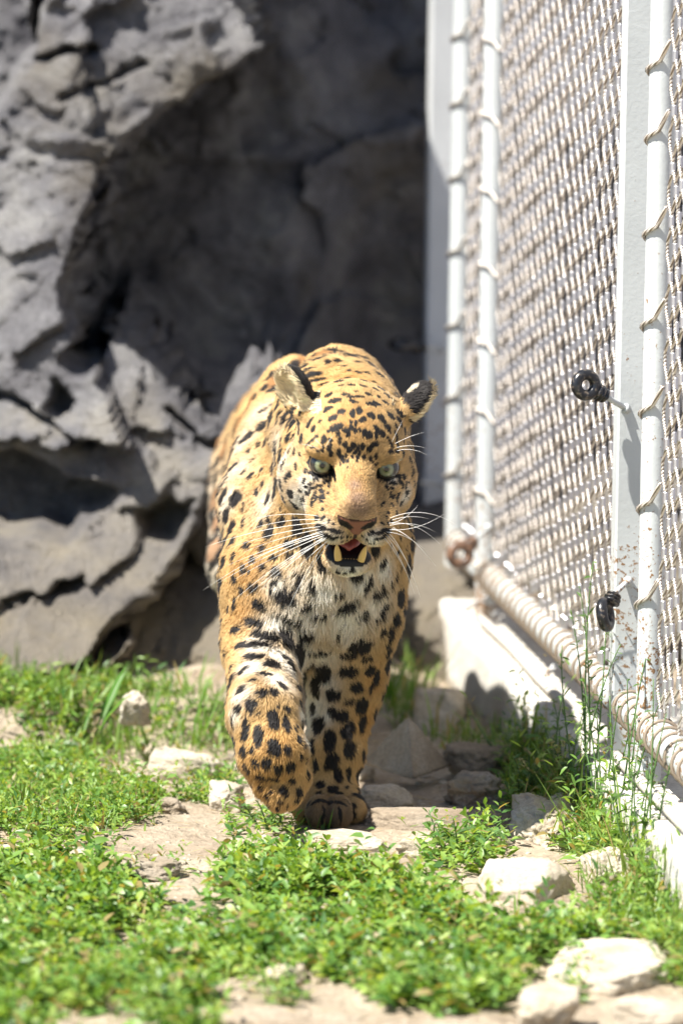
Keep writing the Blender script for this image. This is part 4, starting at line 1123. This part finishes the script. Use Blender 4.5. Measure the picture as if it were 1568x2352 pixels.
FACE += c3([(x, y, _rf.uniform(7, 13), _rf.uniform(8, 15), _rf.uniform(-40, 40)) for x, y in zip(_rf.uniform(470, 730, 34), _rf.uniform(440, 740, 34)) if x - 470 < 290 - 0.25 * (y - 440)])
FACE += c3([(x, y, _rf.uniform(7, 12), _rf.uniform(8, 14), _rf.uniform(-40, 40)) for x, y in zip(_rf.uniform(1180, 1440, 26), _rf.uniform(440, 740, 26))])
FACE += c3([(x, y, _rf.uniform(6, 10), _rf.uniform(8, 14), 0) for x, y in zip(_rf.uniform(800, 1130, 16), _rf.uniform(240, 400, 16))])
SPOTS = FACE + CROWN + SHOULDER + LEGS

body = mesh_obj('body', BP, BQ)
bme = body.data
nV = len(bme.vertices)
BN = np.empty(nV * 3, np.float32); bme.vertex_normals.foreach_get('vector', BN); BN = BN.reshape(-1, 3).astype(float)
tree = BVHTree.FromPolygons([tuple(p) for p in BP], [tuple(map(int, q)) for q in BQ])
def pick(px, py):
    """the skin point and skin normal that the photo shows at this pixel"""
    d = CF * FPX + CR * (px - W0 / 2) + CU * (H0 / 2 - py); d = d / np.linalg.norm(d)
    h = tree.ray_cast(Vector(cam_pos), Vector(d))
    if h[0] is None: return None
    return np.array(h[0]), np.array(h[1])

# zones: (px, py, radius px) on the skin
CREAM = [(700,1400,85),(800,1420,75),(860,1380,55),(690,1500,60),(700,1580,45),(655,1530,38),(640,1500,35),(735,1500,50),(640,1420,45),(800,1312,50),(762,1238,30),(855,1240,26),(690,1150,42),(700,1120,26),(928,1140,24)
         ,(728,1096,15),(898,1104,13),(735,1350,60),(830,1330,50),(640,1560,40),(745,1560,38),(750,1640,26),(690,1640,22),(700,1700,18),(585,1530,35),(880,1300,35),(560,1590,32),(540,1640,22),(600,1480,36),
         (700,1330,50),(640,1340,35),(910,1060,9),(745,1210,22)]
PALE = [(650,1080,60),(620,1150,55),(640,1010,50),(560,1010,55),(540,1080,60),(520,1150,50),(600,950,50)]
SHADE = [(755,1870,80),(710,1870,60),(800,1870,60)]  # planted paw: the shade it stands in is put into the coat colour
RUST = [(600,1780,90),(640,1720,70),(570,1300,60),(560,1400,45),(800,960,70),(860,1560,45),(840,1650,45),(810,1120,30),(700,890,50),(800,870,70)]
def zone(P, lst, soft=1.0):
    w = np.zeros(len(P))
    for px, py, r in lst:
        h = pick(px, py)
        if h is None: continue
        R = r / FPX * h[0][1] * soft
        near = np.abs(P[:, 2] - h[0][2]) < 2.2 * R
        d2 = ((P[near] - h[0]) ** 2).sum(1) / (R * R)
        w[near] = np.maximum(w[near], np.exp(-1.1 * d2))
    return w
def zone_local(P, lst):
    w = np.zeros(len(P))
    for c, R in lst:
        d2 = ((P - np.asarray(c)) ** 2).sum(1) / (R * R); w = np.maximum(w, np.exp(-0.9 * d2 * d2))
    return w

# spots over the whole coat: those the photo shows, then more on the sides it does not
spots3 = []
for k_, (px, py, rx, ry, an) in enumerate(SPOTS):
    g_ = 1.14 if k_ < len(FACE) + len(CROWN) else 1.08
    h = pick(px, py)
    if h is None: continue
    p, n = h; s = p[1] / FPX
    a = math.radians(an); r0 = CR * math.cos(a) - CU * math.sin(a); u0 = CR * math.sin(a) + CU * math.cos(a)
    t1 = r0 - n * (r0 @ n)
    if np.linalg.norm(t1) < 0.25: continue
    t1 /= np.linalg.norm(t1); t2 = np.cross(n, t1)
    spots3.append((p, t1, t2, n, rx * s * g_ + (0.0008 if k_ < len(FACE) else 0.0005), ry * s * g_ + (0.0008 if k_ < len(FACE) else 0.0005), 0))
cen = np.array([q[0] for q in spots3])
order = rng.permutation(nV)
def placed(cand, rmin, make):
    global cen
    for i in cand:
        p = BP[i]
        if cen.size and (((cen - p) ** 2).sum(1) < rmin * rmin).any(): continue
        cen = np.vstack([cen, p]); make(p, BN[i])
def rosette(p, n):
    ref = np.array([0.2, 1.0, -0.1]); t1 = ref - n * (ref @ n); t1 /= np.linalg.norm(t1); t2 = np.cross(n, t1)
    R = rng.uniform(0.018, 0.026); spots3.append((p, t1, t2, n, R, R * 0.9, 2))
    k = rng.integers(4, 6); a0 = rng.uniform(0, 6.28)
    for j in range(k):
        a = a0 + j * 6.283 / k + rng.normal(0, 0.15); q = p + (t1 * math.cos(a) + t2 * math.sin(a)) * R
        d1 = -t1 * math.sin(a) + t2 * math.cos(a)
        spots3.append((q, d1, np.cross(n, d1), n, R * rng.uniform(0.42, 0.6), R * 0.32, 0))
def dot(p, n):
    ref = np.array([0.0, 0.3, -1.0]); t1 = ref - n * (ref @ n); t1 /= np.linalg.norm(t1) + 1e-9; t2 = np.cross(n, t1)
    r = rng.uniform(0.008, 0.014); spots3.append((p, t1, t2, n, r * rng.uniform(1, 1.5), r, 0))
trunk = [i for i in order[:60000] if BP[i, 1] > 8.14 and BP[i, 2] > 0.30]
placed(trunk, 0.062, rosette)
limb = [i for i in order[:50000] if not ((BP[i] - HC) @ HF > 0.0 and ((BP[i] - HC) ** 2).sum() < 0.22 ** 2) and (BP[i, 2] <= 0.42 or BP[i, 1] < 8.2) and ((BP[i] - HC) ** 2).sum() > 0.15 ** 2]
placed(limb, 0.0285, dot)
facev = [i for i in order[:30000] if ((BP[i] - HC) ** 2).sum() < 0.15 ** 2 and (BP[i] - HC) @ HF < 0.02]
def small(p, n):
    k = len(spots3); dot(p, n); q = spots3[-1]; spots3[-1] = q[:4] + (q[4] * 0.62, q[5] * 0.62, 0)
placed(facev, 0.020, small)

def loc(P): return (P - HC) @ HM.T
def coat(P, Nn):
    """colour, fur length and bare-skin mask at skin points"""
    n = len(P)
    col = np.tile(np.array([0.57, 0.37, 0.155]), (n, 1))
    nz = fbm(P * 18, 3, 71)[:, None]
    col *= 1 + 0.12 * nz
    rust = zone(P, RUST)[:, None]; col = col * (1 - rust) + np.array([0.51, 0.285, 0.090]) * rust
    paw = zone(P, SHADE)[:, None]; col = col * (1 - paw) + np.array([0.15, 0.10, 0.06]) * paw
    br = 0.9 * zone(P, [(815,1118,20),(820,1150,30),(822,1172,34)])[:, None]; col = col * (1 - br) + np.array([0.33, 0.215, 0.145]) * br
    belly = sstep(-Nn[:, 2], 0.35, 0.85) * (P[:, 2] > 0.2) * (P[:, 1] > 8.0)
    side = sstep(P[:, 1], 8.25, 8.6) * sstep(0.52 - P[:, 2], 0.0, 0.25) * 0.7
    inner = zone_local(P, [((-0.06, 8.05, 0.24), 0.06), ((-0.05, 8.0, 0.17), 0.05), ((-0.08, 7.95, 0.20), 0.05)])
    cream = np.clip(np.maximum.reduce([zone(P, CREAM), 0.55 * zone(P, PALE), belly, side, inner]), 0, 1)[:, None]
    cream = np.clip(cream * (1 + 0.3 * nz), 0, 1)
    col = col * (1 - cream) + np.array([0.84, 0.79, 0.68]) * cream
    q = loc(P)
    # ears: black backs with a pale patch, pale inside
    earw = np.zeros(n)
    for s in (-1, 1):
        c, op, up, hg = EAR[s]; d = P - c; h_ = d @ up
        ine = (h_ > -0.35 * hg) & ((d ** 2).sum(1) < (hg * 1.0) ** 2) & (q[:, 0] * s > 0.05) & (np.abs(d @ op) < 0.035)
        inside = (Nn @ op) > 0.1
        back = ine & ~inside & (h_ > -0.2 * hg)
        patch = back & (((d - up * hg * 0.18) @ np.cross(up, op)) ** 2 / 0.010 ** 2 + ((d - up * hg * 0.18) @ up) ** 2 / 0.010 ** 2 < 1)
        col[back] = (0.018, 0.014, 0.012); col[patch] = (0.62, 0.54, 0.40)
        col[ine & inside] = (0.84, 0.69, 0.44)
        earw[ine] = 1
    col *= (1 + 0.22 * np.clip(fbm(P * 120, 3, 75), -1, 1) * sstep(-np.linalg.norm(q, axis=1), -0.2, -0.15))[:, None]
    # spots
    dark = np.zeros(n); mid = np.zeros(n)
    warp = 0.0020 * np.stack([fbm(P * 95, 2, 81), fbm(P * 95 + 7, 2, 82), fbm(P * 95 + 13, 2, 83)], -1)
    Pw = P + warp
    ordr = np.argsort(P[:, 2]); zs = P[ordr, 2]
    for p, t1, t2, nn, rx, ry, kind in spots3:
        R = max(rx, ry) * 1.5 + 0.004
        i0, i1 = np.searchsorted(zs, (p[2] - R, p[2] + R)); ids = ordr[i0:i1]
        d = Pw[ids] - p
        a = np.abs(d @ nn) < max(0.6 * max(rx, ry), 0.012)
        e = ((d @ t1) / rx) ** 2 + ((d @ t2) / ry) ** 2
        w = np.where(a, sstep(-e, -1.3, -0.85), 0)
        if kind == 2: mid[ids] = np.maximum(mid[ids], np.where(a, sstep(-e, -1.2, -0.6), 0))
        else: dark[ids] = np.maximum(dark[ids], w)
    skip = (earw > 0)
    dark[skip] = 0
    mid = mid[:, None] * 0.75
    col = col * (1 - mid) + np.array([0.34, 0.15, 0.045]) * mid
    dk = dark[:, None]
    col = col * (1 - dk) + np.array([0.016, 0.013, 0.012]) * dk
    # fur length
    ln = np.full(n, 0.0095)
    face = sstep(-np.linalg.norm(q - np.array([0, 0.035, -0.01]), axis=1), -0.17, -0.12)
    ln = ln * (1 - face) + 0.0052 * face
    muz = sstep(q[:, 1], 0.05, 0.10) * face; ln = ln * (1 - muz) + 0.0052 * muz
    chest = zone(P, [(700,1420,120),(800,1420,110),(690,1520,80),(640,1450,70),(880,1350,60),(735,1340,70)]); ln = ln + chest * 0.012
    ruff = zone(P, [(655,1060,70),(640,1150,60),(945,1080,45),(940,1180,50),(640,980,50)]); ln = ln + ruff * 0.007
    ln = np.where(earw > 0, 0.010, ln)
    foot = sstep(-P[:, 2], -0.10, -0.03) * (P[:, 1] < 8.2); ln = ln * (1 - 0.45 * foot)
    # bare skin: nose leather, lips and mouth, eye rims
    bare = np.zeros(n, bool)
    f_, u_, r_ = q[:, 1], q[:, 2], np.abs(q[:, 0])
    r_ = np.abs(q[:, 0] - 0.003); half = 0.0285 - 1.15 * np.clip(-0.022 - u_, 0, 1)
    nose = (f_ > 0.130) & (u_ < -0.0150) & (u_ > -0.047) & (r_ < np.maximum(half, 0.0030)) & (Nn @ HF > 0.05)
    col[nose] = (0.21, 0.085, 0.052); bare |= nose
    rim = nose & ((u_ > -0.0185) | ((r_ > half - 0.0045) & (u_ > -0.037))); col[rim] = (0.05, 0.022, 0.015)
    m1 = (q[:, 0] / 0.0365) ** 2 + ((f_ - 0.112) / 0.046) ** 2 + ((u_ + 0.0825) / 0.0190) ** 2
    m2 = (q[:, 0] / 0.031) ** 2 + ((f_ - 0.072) / 0.055) ** 2 + ((u_ + 0.085) / 0.022) ** 2
    mouth = (np.minimum(m1, m2) < 1.10)
    col[mouth] = (0.030, 0.012, 0.011); bare |= mouth
    lip = (~mouth) & (((r_ / 0.0480) ** 2 + ((f_ - 0.105) / 0.060) ** 2 + ((u_ + 0.0870) / 0.0290) ** 2) < 1.08) & (u_ < -0.074)
    col[lip] = (0.008, 0.008, 0.009); bare |= lip
    for s in (-1, 1):
        nd = q - np.array([s * 0.0175 + 0.003, 0.155, -0.0275]); a = 0.45 * s
        na_, nb_ = nd[:, 0] * math.cos(a) + nd[:, 2] * math.sin(a), -nd[:, 0] * math.sin(a) + nd[:, 2] * math.cos(a)
        ns = ((na_ / 0.0125) ** 2 + (nb_ / 0.0058) ** 2 < 1) & (f_ > 0.125)
        col[ns] = (0.008, 0.006, 0.006); bare |= ns
    phil = (f_ > 0.13) & (r_ < 0.0022) & (u_ < -0.043) & (u_ > -0.071); col[phil] = (0.03, 0.015, 0.012)
    for s in (-1, 1):
        d = P - (EYE[s] + HF * 0.016 + HR * s * 0.002); a = math.radians(12) * s
        er, eu = HR * math.cos(a) + HU * math.sin(a), -HR * math.sin(a) + HU * math.cos(a)
        e = (d @ er / 0.0222) ** 2 + ((d @ eu + 0.0014) / 0.0150) ** 2
        rimm = (e < 1.0) & (np.abs(d @ HF) < 0.03) & (q[:, 1] > 0.02)
        col[rimm] = (0.010, 0.009, 0.009); bare |= rimm
    return np.clip(col, 0.005, 0.9), ln, bare

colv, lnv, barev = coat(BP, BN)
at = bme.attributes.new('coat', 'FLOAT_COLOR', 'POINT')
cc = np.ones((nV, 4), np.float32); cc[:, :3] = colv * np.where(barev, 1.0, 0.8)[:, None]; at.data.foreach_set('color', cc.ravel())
at = bme.attributes.new('bare', 'FLOAT', 'POINT'); at.data.foreach_set('value', barev.astype(np.float32))
m_skin, nt, b = new_mat('leopard_skin'); l = nt.links.new
a = N(nt, 'ShaderNodeAttribute', attribute_name='coat'); l(a.outputs['Color'], b.inputs['Base Color'])
a2 = N(nt, 'ShaderNodeAttribute', attribute_name='bare'); mr = N(nt, 'ShaderNodeMapRange', inp={3: 0.9, 4: 0.5}); l(a2.outputs['Fac'], mr.inputs[0]); l(mr.outputs[0], b.inputs['Roughness'])
nz = N(nt, 'ShaderNodeTexNoise', inp={'Scale': 700, 'Detail': 3}); bp = N(nt, 'ShaderNodeBump', inp={'Strength': 0.3, 'Distance': 0.001}); l(nz.outputs['Fac'], bp.inputs['Height']); l(bp.outputs[0], b.inputs['Normal'])
b.inputs['Specular IOR Level'].default_value = 0.3
bme.materials.append(m_skin)

leopard = empty('leopard', (0, 8.3, 0))
tag(leopard, 'spotted leopard walking towards us with its mouth open and one forepaw lifted', 'leopard')
def own(o):
    o.parent = leopard; o.matrix_parent_inverse = Matrix.Translation((0, -8.3, 0)); return o
own(body)

# --- fur
def make_fur(n_hair, seed):
    rs = np.random.default_rng(seed)
    q4 = BQ; a, b_, c, d = (BP[q4[:, k]] for k in range(4))
    ar = 0.5 * np.linalg.norm(np.cross(b_ - a, c - a), axis=1) + 0.5 * np.linalg.norm(np.cross(c - a, d - a), axis=1)
    ctr = (a + b_ + c + d) / 4
    fn_ = np.cross(c - a, d - b_); fn_ /= np.linalg.norm(fn_, axis=1)[:, None] + 1e-12
    w = ar * (1 - 0.72 * sstep(ctr[:, 1], 8.15, 8.45)) * (0.30 + 0.70 * sstep(-fn_[:, 1] + 0.3 * fn_[:, 2], -0.5, 0.1))
    hd = np.linalg.norm(ctr - HC, axis=1); w *= 1 + 2.2 * (hd < 0.19)
    f = rs.choice(len(q4), n_hair, p=w / w.sum())
    u = rs.random((n_hair, 1)); v = rs.random((n_hair, 1))
    P = a[f] * (1 - u) * (1 - v) + b_[f] * u * (1 - v) + c[f] * u * v + d[f] * (1 - u) * v
    NN = BN[q4[f]].mean(1); NN /= np.linalg.norm(NN, axis=1)[:, None]
    col, ln, bare = coat(P, NN)
    keep = ~bare; P, NN, col, ln = P[keep], NN[keep], col[keep], ln[keep]; n = len(P)
    q = loc(P)
    hw = sstep(-np.linalg.norm(q - np.array([0, 0.03, 0]), axis=1), -0.19, -0.13)[:, None]
    nose = hp(0, 0.15, -0.015)
    fh = P - nose; fh /= np.linalg.norm(fh, axis=1)[:, None]
    fb = np.tile(np.array([0.0, 0.55, -0.85]), (n, 1)); fb[P[:, 1] < 8.2] = (0, 0.12, -1.0)
    fb = fb + 0.35 * np.stack([fbm(P * 7, 2, 91), 0 * q[:, 0], fbm(P * 7, 2, 92)], -1)
    fb[:, 0] += np.sign(P[:, 0] + 0.04) * 0.15
    flow = fb * (1 - hw) + fh * hw
    ear = np.zeros(n, bool)
    for s in (-1, 1):
        c_, op, up, hg = EAR[s]; dd = P - c_
        ine = (dd @ up > -0.3 * hg) & ((dd ** 2).sum(1) < (hg * 1.0) ** 2) & (q[:, 0] * s > 0.05)
        flow[ine] = up * 0.7 + op * 0.3 + HR * s * 0.4; ear |= ine
        tuft = ine & ((NN @ op) > 0.0); ln[tuft] = 0.013 * rs.uniform(0.5, 1.3, tuft.sum())
    flow = flow - NN * (flow * NN).sum(1)[:, None]; flow /= np.linalg.norm(flow, axis=1)[:, None] + 1e-9
    cl = np.stack([fbm(P * 60, 2, 93), fbm(P * 60 + 5, 2, 94), fbm(P * 60 + 9, 2, 95)], -1) * (1 - 0.6 * hw)       # clumping
    ln = ln * rs.uniform(0.65, 1.2, n)
    lift = rs.uniform(0.22, 0.50, n)[:, None]
    d1 = flow + NN * lift + 0.35 * cl + 0.16 * rs.normal(size=(n, 3)); d1 /= np.linalg.norm(d1, axis=1)[:, None]
    d2 = flow + NN * lift * 0.25 + 0.55 * cl + 0.20 * rs.normal(size=(n, 3)) + np.array([0, 0, -0.15]); d2 /= np.linalg.norm(d2, axis=1)[:, None]
    L_ = ln[:, None]
    pts = np.stack([P - NN * 0.0006, P + d1 * L_ * 0.33, P + d1 * L_ * 0.5 + d2 * L_ * 0.2, P + d1 * L_ * 0.5 + d2 * L_ * 0.5], 1)
    col = col * (1 + rs.normal(0, 1, (n, 1)) * (0.10 + 0.14 * sstep(q[:, 1], 0.05, 0.10)[:, None] * hw)).clip(0.55, 1.4)
    rad = np.tile(np.array([0.00042, 0.00040, 0.00030, 0.00008]), (n, 1)) * (0.55 + 0.45 * np.clip(ln / 0.012, 0.4, 1.4))[:, None]
    hc = bpy.data.hair_curves.new('fur'); hc.add_curves([4] * n)
    hc.attributes['position'].data.foreach_set('vector', pts.astype(np.float32).ravel())
    ra = hc.attributes.get('radius') or hc.attributes.new('radius', 'FLOAT', 'POINT'); ra.data.foreach_set('value', rad.astype(np.float32).ravel())
    ca = hc.attributes.new('coat', 'FLOAT_COLOR', 'CURVE'); c4 = np.ones((n, 4), np.float32); c4[:, :3] = col; ca.data.foreach_set('color', c4.ravel())
    na = hc.attributes.new('skin_normal', 'FLOAT_VECTOR', 'CURVE'); na.data.foreach_set('vector', NN.astype(np.float32).ravel())
    o = bpy.data.objects.new('fur', hc); COL.objects.link(o)
    return o
m_fur, nt, b = new_mat('fur'); l = nt.links.new
a = N(nt, 'ShaderNodeAttribute', attribute_name='coat'); l(a.outputs['Color'], b.inputs['Base Color'])
b.inputs['Roughness'].default_value = 0.62; b.inputs['Specular IOR Level'].default_value = 0.32; b.inputs['Sheen Weight'].default_value = 0.2
an = N(nt, 'ShaderNodeAttribute', attribute_name='skin_normal'); g = N(nt, 'ShaderNodeNewGeometry')
vm = N(nt, 'ShaderNodeVectorMath', operation='SCALE'); vm.inputs[3].default_value = 0.45; l(g.outputs['Normal'], vm.inputs[0])
va = N(nt, 'ShaderNodeVectorMath', operation='ADD'); l(an.outputs['Vector'], va.inputs[0]); l(vm.outputs[0], va.inputs[1])
vn = N(nt, 'ShaderNodeVectorMath', operation='NORMALIZE'); l(va.outputs[0], vn.inputs[0]); l(vn.outputs[0], b.inputs['Normal'])
tr = N(nt, 'ShaderNodeBsdfTranslucent'); l(a.outputs['Color'], tr.inputs['Color'])
mx = N(nt, 'ShaderNodeMixShader', inp={0: 0.18}); l(b.outputs[0], mx.inputs[1]); l(tr.outputs[0], mx.inputs[2]); l(mx.outputs[0], nt.nodes['Material Output'].inputs['Surface'])
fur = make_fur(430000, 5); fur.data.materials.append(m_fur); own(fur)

# --- eyes
m_eye, nt, b = new_mat('eye'); l = nt.links.new
tc = N(nt, 'ShaderNodeTexCoord'); sx = N(nt, 'ShaderNodeSeparateXYZ'); l(tc.outputs['Object'], sx.inputs[0])
cx = N(nt, 'ShaderNodeCombineXYZ'); l(sx.outputs[0], cx.inputs[0]); l(sx.outputs[1], cx.inputs[1])
ln_ = N(nt, 'ShaderNodeVectorMath', operation='LENGTH'); l(cx.outputs[0], ln_.inputs[0])
sc = N(nt, 'ShaderNodeMath', operation='DIVIDE', inp={1: 0.0185}); l(ln_.outputs['Value'], sc.inputs[0])
nz = N(nt, 'ShaderNodeTexNoise', inp={'Scale': 420, 'Detail': 3}); l(tc.outputs['Object'], nz.inputs['Vector'])
ad = N(nt, 'ShaderNodeMath', operation='MULTIPLY_ADD', inp={1: 0.07, 2: -0.035}); l(nz.outputs['Fac'], ad.inputs[0]); aa = N(nt, 'ShaderNodeMath', operation='ADD'); l(sc.outputs[0], aa.inputs[0]); l(ad.outputs[0], aa.inputs[1])
r = ramp(nt, [(0.0, (0.004, 0.004, 0.004)), (0.185, (0.004, 0.004, 0.004)), (0.225, (0.13, 0.13, 0.055)), (0.38, (0.24, 0.255, 0.14)), (0.52, (0.17, 0.19, 0.12)), (0.61, (0.03, 0.035, 0.025)), (0.66, (0.012, 0.012, 0.011)), (0.8, (0.02, 0.018, 0.016))])
l(aa.outputs[0], r.inputs['Fac']); l(r.outputs[0], b.inputs['Base Color'])
b.inputs['Roughness'].default_value = 0.25; b.inputs['Coat Weight'].default_value = 0.5; b.inputs['Coat Roughness'].default_value = 0.03
ev, ef = ico_dirs(4)
for s in (-1, 1):
    o = mesh_obj('eyeball', ev * 0.0185, ef, m_eye)
    dv = Vector(cam_pos - EYE[s]).normalized(); dv = (dv + Vector(HF) * 0.25 - Vector((0, 0, 0.10))).normalized()
    o.matrix_world = Matrix.Translation(Vector(EYE[s])) @ dv.to_track_quat('Z', 'Y').to_matrix().to_4x4()
    own(o)
# --- teeth and tongue
m_tooth, nt, b = new_mat('tooth'); b.inputs['Base Color'].default_value = (0.66, 0.45, 0.16, 1); b.inputs['Roughness'].default_value = 0.3; b.inputs['Subsurface Weight'].default_value = 0.1; b.inputs['Subsurface Radius'].default_value = (0.004, 0.003, 0.001)
m_tongue, nt, b = new_mat('tongue'); b.inputs['Base Color'].default_value = (0.25, 0.055, 0.05, 1); b.inputs['Roughness'].default_value = 0.45
def tooth(name, a, b_, r0):
    T = np.linspace(0, 1, 9); bow = HF * 0.002
    pts = [a + (b_ - a) * t - bow * 4 * t * (1 - t) for t in T]
    v, f = tube(pts, r0 * np.array([1, 1.04, 1.03, .98, .9, .78, .62, .42, .16]), 12); own(mesh_obj(name, v, f, m_tooth))
for s in (-1, 1): tooth('canine_tooth', hp(s * 0.0165 + 0.002, 0.1165, -0.107), hp(s * 0.0215 + 0.002, 0.119, -0.0800), 0.0052)
for k in range(6):
    x = (k - 2.5) * 0.0042; tooth('incisor_tooth', hp(x + 0.002, 0.115, -0.110), hp(x + 0.002, 0.1165, -0.1040), 0.0014)
v = ev.copy(); v = v * np.array([0.023, 0.047, 0.012]); v[:, 2] -= 0.004 * np.exp(-(v[:, 0] / 0.004) ** 2)
own(mesh_obj('tongue', np.array([hp(x, 0.066 + y, -0.087 + z) for x, y, z in v]), ef, m_tongue))
# --- whiskers
m_wh, nt, b = new_mat('whisker'); b.inputs['Base Color'].default_value = (0.86, 0.84, 0.80, 1); b.inputs['Roughness'].default_value = 0.35
def whisker(p0, p1, bow, dy=0.03, r=0.00036):
    h = pick(*p0)
    if h is None: return
    a = h[0] - h[1] * 0.002; e = L(p1[0], p1[1], a[1] + dy)
    T = np.linspace(0, 1, 14)[:, None]
    m = (a + e) / 2 + CU * bow + np.array([0, -0.02, 0])
    pts = a * (1 - T) ** 2 + m * 2 * T * (1 - T) + e * T ** 2
    v, f = tube(pts, r * np.array([1, 1, 1, .97, .94, .9, .85, .8, .72, .64, .55, .45, .32, .18]), 5); own(mesh_obj('whisker', v, f, m_wh))
for p0, p1, bw in [((735,1185),(590,1190),.012),((738,1192),(575,1215),.012),((735,1200),(470,1257),.016),((742,1208),(530,1258),.012),((738,1215),(560,1268),.010),((745,1218),(466,1356),.020),((748,1225),(500,1340),.014),((742,1228),(560,1290),.008),
                   ((750,1232),(530,1385),.015),((752,1236),(560,1375),.012),((755,1238),(600,1330),.008),((758,1240),(640,1348),.008),((750,1242),(655,1412),.014),((760,1244),(672,1372),.008),((748,1236),(620,1322),.010),((756,1232),(585,1368),.012),((745,1222),(520,1300),.010),((752,1228),(540,1330),.01),
                   ((893,1190),(1050,1207),.030),((897,1195),(985,1192),.012),((895,1202),(1010,1250),.025),((890,1208),(1000,1222),.018),((892,1212),(985,1285),.022),((888,1218),(965,1372),.030),((884,1224),(948,1318),.016),((886,1228),(952,1365),.02),((890,1215),(1020,1180),-.014),((880,1232),(940,1330),.012),((893,1206),(1000,1300),.02),((882,1222),(975,1262),.016),((888,1200),(960,1160),-.012)]:
    whisker(p0, p1, bw)
for p0, p1, bw in [((905,1020),(975,992),.006),((908,1028),(980,1030),.010),((900,1018),(925,965),.004),((910,1035),(985,1048),.014),((735,1032),(690,1020),.006),((742,1030),(720,1005),.004),((745,1028),(765,1000),.004)]:
    whisker(p0, p1, bw, 0.0, 0.00028)
